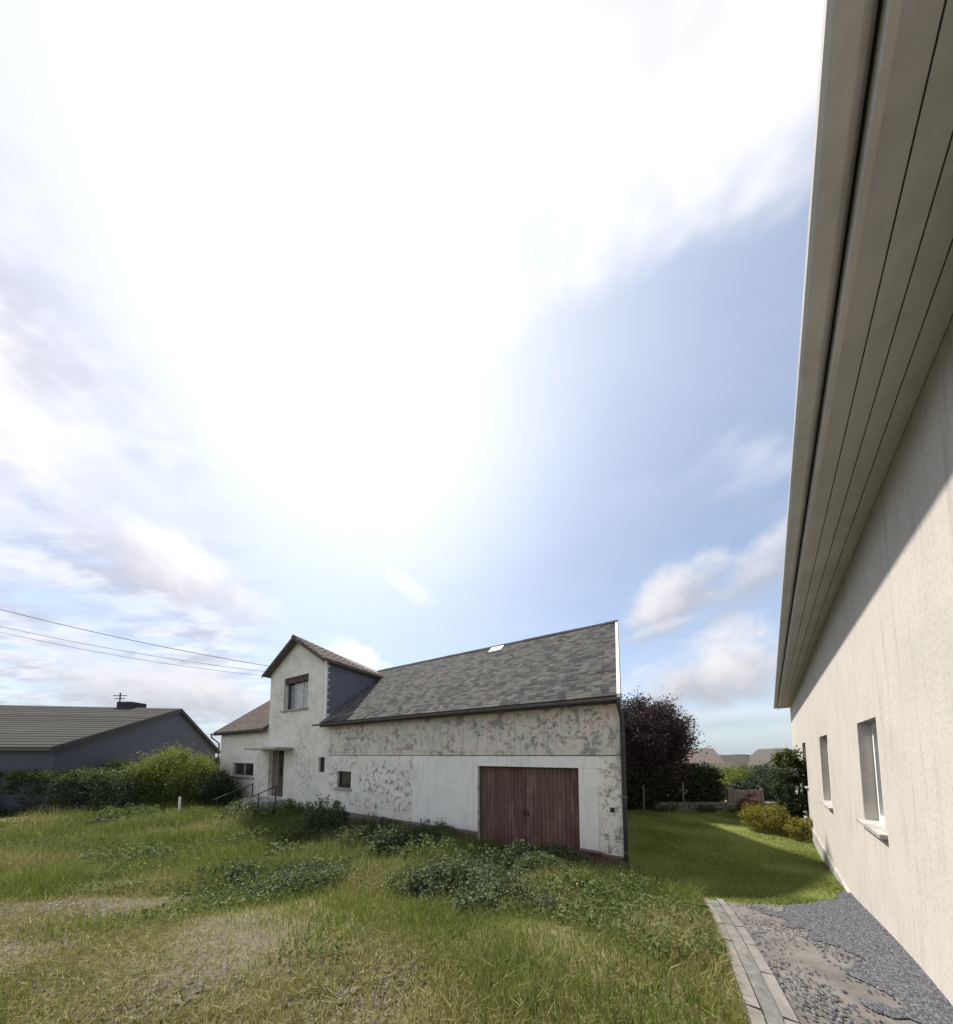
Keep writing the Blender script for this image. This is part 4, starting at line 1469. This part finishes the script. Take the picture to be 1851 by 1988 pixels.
# white marker stake and timber edged bed on the left
z = float(hgt(-13.2, 12.3))
o = MB().box(-0.03, 0.03, -0.03, 0.03, -0.2, 1.05).prism([(-0.025, -0.025, 1.051), (0.025, -0.025, 1.051), (0.025, 0.025, 1.051), (-0.025, 0.025, 1.051)], (0, 0, 0.02)).build('marker_stake', M['white_trim'], None, (-13.2, 12.3, z))
tag(o, 'thin white marker stake in front of the large bush', 'post')
bed = empty('raised_bed', (-15.0, 11.2, -1.25), 0.12)
tag(bed, 'low timber edged garden bed at the left edge', 'garden bed')
for k, (x0, x1) in enumerate(((-5, -2.6), (-2.58, -0.2), (-0.18, 2.1))):
    for r in range(2):
        MB().box(x0, x1, -0.04+random.uniform(-0.01, 0.01), 0.01, 0.02+r*0.16, 0.165+r*0.16).build('edging_board', M['grey_wood'], bed)
for x in (-5, -2.6, -0.2, 2.1):
    MB().box(x-0.04, x+0.04, -0.10, -0.045, -0.2, 0.42).build('edging_peg', M['grey_wood'], bed)
MB().box(-5, 2.1, 0.02, 1.4, -0.1, 0.26).build('soil', M['ground'], bed)


def blades(name, p, h, wd, m, lean=0.35, parent=None):
    n = len(p)
    z = hgt(p[:, 0], p[:, 1])-0.03
    a = RNG.uniform(0, 6.283, n)
    la = RNG.uniform(0, 6.283, n)
    lr = np.abs(RNG.normal(size=n))*lean*h
    sx, sy = np.cos(a)*wd*0.5, np.sin(a)*wd*0.5
    ox, oy = np.cos(la)*lr, np.sin(la)*lr
    b0 = np.stack([p[:, 0]-sx, p[:, 1]-sy, z], -1)
    b1 = np.stack([p[:, 0]+sx, p[:, 1]+sy, z], -1)
    m0 = np.stack([p[:, 0]-sx*0.8+ox*0.3, p[:, 1]-sy*0.8+oy*0.3, z+h*0.55], -1)
    m1 = np.stack([p[:, 0]+sx*0.8+ox*0.3, p[:, 1]+sy*0.8+oy*0.3, z+h*0.55], -1)
    tp = np.stack([p[:, 0]+ox, p[:, 1]+oy, z+h*np.clip(1-0.3*lr/h, 0.5, 1)], -1)
    v = np.stack([b0, b1, m1, m0, tp], 1).reshape(-1, 3)
    i = np.arange(n)*5
    return link(name, np_mesh(name, v, [np.stack([i, i+1, i+2, i+3], -1), np.stack([i+3, i+2, i+4], -1)]), m, parent)


def scatter(n, x0, x1, y0, y1, dens, power=1.5, yref=2.5):
    out, got = [], 0
    while got < n:
        x = RNG.uniform(x0, x1, 200000)
        y = RNG.uniform(y0, y1, 200000)
        pr = np.clip((yref/np.maximum(y, 0.8))**power, 0, 1)*dens(x, y)
        k = RNG.uniform(0, 1, len(x)) < pr
        out.append(np.stack([x[k], y[k]], -1))
        got += int(k.sum())
    return np.concatenate(out)[:n]


def rough_zone(x, y):
    return (~in_barn(x, y, 0.02)) & ~((x > lawn_left(y)-0.05) & (y > 4.44)) & ~((x > kerb_x(y)-0.02) & (y <= 4.44))


def tall_dens(x, y):
    g_ = gravel_amount(x, y)
    return np.where(rough_zone(x, y), np.clip(1.1-1.6*g_, 0, 1)*(0.25+0.75*fn(x, y, 1.6, 31)), 0)


P = scatter(170000, -19, 3.8, 1.2, 14.5, tall_dens)
hh = 0.11+0.44*sstep(2.8, 7.0, P[:, 1])*(0.35+fn(P[:, 0], P[:, 1], 1.2, 41))+0.10*fn(P[:, 0], P[:, 1], 3.0, 43)
hh *= RNG.uniform(0.5, 1.25, len(P))
hh *= 1-0.72*np.exp(-((P[:, 0]-3.0)**2/0.9+(P[:, 1]-6.25)**2/0.35))
dry = fn(P[:, 0], P[:, 1], 0.9, 51)+0.25*RNG.normal(size=len(P))*0.6+0.28*sstep(5.2, 3.0, P[:, 1]) > 0.80
wdt = 0.0042+0.0009*P[:, 1]
o = blades('meadow_grass', P[~dry], hh[~dry], wdt[~dry], M['grass'])
tag(o, 'tall unmown green grass in front of the barn', 'grass', kind='stuff')
o = blades('dry_grass', P[dry], hh[dry]*1.1, wdt[dry], M['dry_grass'], 0.5)
tag(o, 'yellowed dry grass mixed through the foreground', 'grass', kind='stuff')
P = scatter(90000, -9, 3.8, 1.0, 5.5, lambda x, y: np.where(rough_zone(x, y), 0.12+0.6*gravel_amount(x, y)*fn(x, y, 2.6, 61)**2, 0))
o = blades('track_grass', P, RNG.uniform(0.04, 0.16, len(P)), 0.006+0*P[:, 0], M['dry_grass'], 0.7)
tag(o, 'short sparse grass tufts on the stony track', 'grass', kind='stuff')
P = scatter(110000, 3.5, 16, 3.9, 13.2, lambda x, y: np.where(in_lawn(x, y), 1.0, 0), 1.3, 4.5)
o = blades('lawn_grass', P, RNG.uniform(0.03, 0.10, len(P))*(0.6+0.7*fn(P[:, 0], P[:, 1], 2.2, 81)), 0.006+0.0012*P[:, 1], M['lawn_blade'], 0.5)
tag(o, 'short mown grass blades of the lawn', 'grass', kind='stuff')

# broad low weeds between the grass
P = scatter(60000, -16, 3.7, 2.4, 13, lambda x, y: np.where(rough_zone(x, y), np.clip(1-1.5*gravel_amount(x, y), 0, 1)*sstep(0.42, 0.66, fn(x, y, 1.5, 71)), 0), 1.2)
P3 = np.concatenate([P, (hgt(P[:, 0], P[:, 1])+RNG.uniform(0.02, 0.42, len(P))*(0.3+0.7*sstep(3, 6.5, P[:, 1])))[:, None]], 1)
o = leaf_obj('low_weeds', P3, 0.055, M['weed'], flat=0.15, aspect=0.5)
tag(o, 'low broad-leaved weeds growing among the grass', 'weeds', kind='stuff')


def nettle_dens(x, y):
    lx, ly = to_local(x, y)
    band = sstep(3.9, 5.0, y)*sstep(9.5, 8.0, y)*sstep(-5.5, -3.0, x)*sstep(3.3, 2.2, x)*sstep(0.38, 0.58, fn(x, y, 1.3, 111))
    base = sstep(-2.6, -1.2, ly+0.9*(fn(x, y, 1.6, 113)-0.5))*sstep(-15.5, -13.5, lx)*sstep(-0.6, -1.6, lx)*1.6
    return np.where(rough_zone(x, y), np.clip(np.maximum(band, base), 0, 1), 0)


P = scatter(85000, -12, 3.5, 3.8, 14.5, nettle_dens, 0.7, 5.0)
ph = (0.10+0.62*fn(P[:, 0], P[:, 1], 2.0, 112))*sstep(3.8, 6.0, P[:, 1]+0.8)
ph *= 1-0.75*np.exp(-((P[:, 0]-3.0)**2/0.9+(P[:, 1]-6.25)**2/0.35))
P3 = np.concatenate([P, (hgt(P[:, 0], P[:, 1])+ph*RNG.uniform(0.2, 1.0, len(P))**0.6)[:, None]], 1)
sel = RNG.uniform(0, 1, len(P)) < 0.25+0.5*fn(P[:, 0], P[:, 1], 1.1, 114)
o = leaf_obj('nettle_patch', P3[sel], 0.065, M['nettle'], flat=0.2, aspect=0.45, droop=0.2)
tag(o, 'dense dark nettles forming a band in front of the garage', 'weeds', kind='stuff')
o = leaf_obj('weed_patch', P3[~sel], 0.055, M['weed'], flat=0.2, aspect=0.5)
tag(o, 'lighter green weeds mixed through the nettle band', 'weeds', kind='stuff')


def weed_clump(label, x, y, rx, ry, h_, n, size, m, nst=24, group='weed clumps in front of the barn'):
    z = float(hgt(x, y))
    r = empty('weed_clump', (x, y, z))
    tag(r, label, 'weeds', group)
    b = MB()
    pts = []
    per = max(3, n//nst)
    for k in range(nst):
        a = random.uniform(0, 6.28)
        q = math.sqrt(random.random())
        bx, by = rx*q*math.cos(a), ry*q*math.sin(a)
        hh_ = 1.2*h_*random.uniform(0.55, 1.05)*(1-0.35*q*q)
        ex, ey = bx+random.uniform(-0.14, 0.14), by+random.uniform(-0.14, 0.14)
        b.tube([(bx, by, -0.08), ((bx+ex)/2, (by+ey)/2, hh_*0.5), (ex, ey, hh_)], [0.007, 0.006, 0.003], 4)
        u = RNG.uniform(0.12, 1.02, per)
        sp = 0.11*(1.15-u*0.7)
        pts.append(np.stack([bx+(ex-bx)*u+RNG.normal(size=per)*sp, by+(ey-by)*u+RNG.normal(size=per)*sp, hh_*u+RNG.normal(size=per)*0.03], -1))
    b.build('stem', M['stem'], r)['kind'] = 'stuff'
    leaf_obj('foliage', np.concatenate(pts), size, m, r, flat=0.35, aspect=0.55, droop=0.15)
    return r


weed_clump('dark weed clump at the left above the bare stony patch', -4.5, 5.3, 0.85, 0.45, 0.45, 2600, 0.075, M['nettle'], 40)
weed_clump('green weed clump in the middle left grass', -4.6, 7.0, 0.9, 0.6, 0.60, 2600, 0.08, M['weed'], 40)
weed_clump('weed clump below the front door steps', -8.2, 11.6, 1.0, 0.6, 0.95, 2400, 0.09, M['weed'], 36)
weed_clump('tall dark green weed thicket under the small square window', -5.05, 9.5, 0.62, 0.55, 1.35, 5200, 0.085, M['nettle'], 64)
weed_clump('tall nettles along the brick base left of the garage', -2.3, 7.9, 0.9, 0.5, 0.85, 3400, 0.085, M['nettle'], 52)
weed_clump('broad nettle patch left of the garage door', -0.9, 6.7, 1.0, 0.6, 0.80, 4200, 0.075, M['weed'], 64)
weed_clump('dark mottled weeds in the centre foreground', -0.25, 4.55, 0.85, 0.50, 0.55, 4200, 0.06, M['nettle'], 64)
weed_clump('dense nettles in front of the garage door', 0.85, 6.1, 0.85, 0.45, 0.75, 4200, 0.075, M['nettle'], 60)
weed_clump('dark nettles at the right end of the garage door', 1.95, 6.35, 0.65, 0.40, 0.62, 3200, 0.075, M['nettle'], 48)
weed_clump('low weeds in the grass left of the gravel drive', 1.5, 4.2, 0.7, 0.5, 0.35, 2200, 0.055, M['weed'], 40)
weed_clump('small weeds at the foot of the barn corner', 3.0, 5.7, 0.5, 0.3, 0.16, 1000, 0.06, M['nettle'], 26)
weed_clump('weeds growing over the timber edged bed', -14.6, 11.8, 1.6, 0.5, 0.75, 3000, 0.09, M['weed'], 44)
weed_clump('weeds at the far left edge of the grass', -8.6, 7.0, 1.3, 0.7, 0.55, 3000, 0.08, M['weed'], 44)

weed_clump('leafy weeds in the grass left of the dark thicket', -6.6, 8.6, 1.1, 0.6, 0.65, 3000, 0.08, M['weed'], 44)
weed_clump('yellowish weeds between the thicket and the stony track', -2.9, 5.9, 0.9, 0.5, 0.45, 2600, 0.065, M['weed'], 40)
weed_clump('low mottled weeds at the right of the stony track', 0.45, 3.75, 0.7, 0.35, 0.36, 2800, 0.05, M['nettle'], 50)

for (lx, ly), rx, h_, m, lab in (
        ((-5.3, -0.55), 1.0, 0.75, 'nettle', 'dark nettles against the brick base under the smooth render'),
        ((-7.6, -0.6), 1.0, 0.70, 'nettle', 'dark nettles against the brick base right of the square window'),
        ((-12.4, -0.7), 1.1, 0.95, 'weed', 'tall weeds against the wall below the slot window'),
        ((-17.6, -2.7), 1.2, 0.5, 'weed', 'weeds in the grass left of the front door steps'),
        ((-19.0, -1.2), 1.4, 0.5, 'weed', 'weeds against the far left end of the house wall'),
        ((-1.9, -0.9), 0.6, 0.55, 'nettle', 'nettles hiding the lower right of the garage door')):
    x, y, z = W(lx, ly)
    weed_clump(lab, x, y, rx, 0.5, h_, 3200, 0.08, M[m], 52)

weed_clump('tall weeds overgrowing the front door steps', -9.7, 11.75, 1.15, 0.6, 0.95, 3600, 0.085, M['weed'], 56)
weed_clump('dark weeds between the thicket and the brick base', -3.6, 8.6, 0.9, 0.5, 0.70, 3400, 0.08, M['nettle'], 52)
weed_clump('leggy mottled weeds in the middle of the foreground', -0.4, 5.5, 1.0, 0.45, 0.55, 3800, 0.065, M['nettle'], 60)

P = np.concatenate([RNG.normal(size=(70, 2))*np.array([0.5, 0.5])+np.array([-6.3, 6.0]), scatter(90, -14, 2.5, 3, 12, tall_dens)])
P3 = np.concatenate([P, (hgt(P[:, 0], P[:, 1])+RNG.uniform(0.25, 0.5, len(P)))[:, None]], 1)
o = leaf_obj('buttercups', P3, 0.022, M['petal'], flat=0.7, aspect=1.0)
tag(o, 'tiny yellow flowers dotted through the tall grass', 'flowers', kind='stuff')

# far woodland rim so that the land does not end bare
n = 240
vs = []
fs = []
a = np.linspace(math.radians(-85), math.radians(85), n)
top = 260*(0.020+0.012*fn(a*40, a*0, 0.8, 91)+0.006*fn(a*200, a*0, 0.8, 92))
v = np.concatenate([np.stack([260*np.sin(a), 260*np.cos(a), -12+0*a], -1), np.stack([260*np.sin(a), 260*np.cos(a), top-6.5], -1), np.stack([300*np.sin(a), 300*np.cos(a), top*0.6-6.5], -1)])
i = np.arange(n-1)
f = np.concatenate([np.stack([i, i+1, i+1+n, i+n], -1), np.stack([i+n, i+1+n, i+1+2*n, i+2*n], -1)])
o = link('far_wood', np_mesh('far_wood', v, [f]), M['far_wood'])
tag(o, 'low dark woodland on the far horizon', 'woodland', kind='stuff')
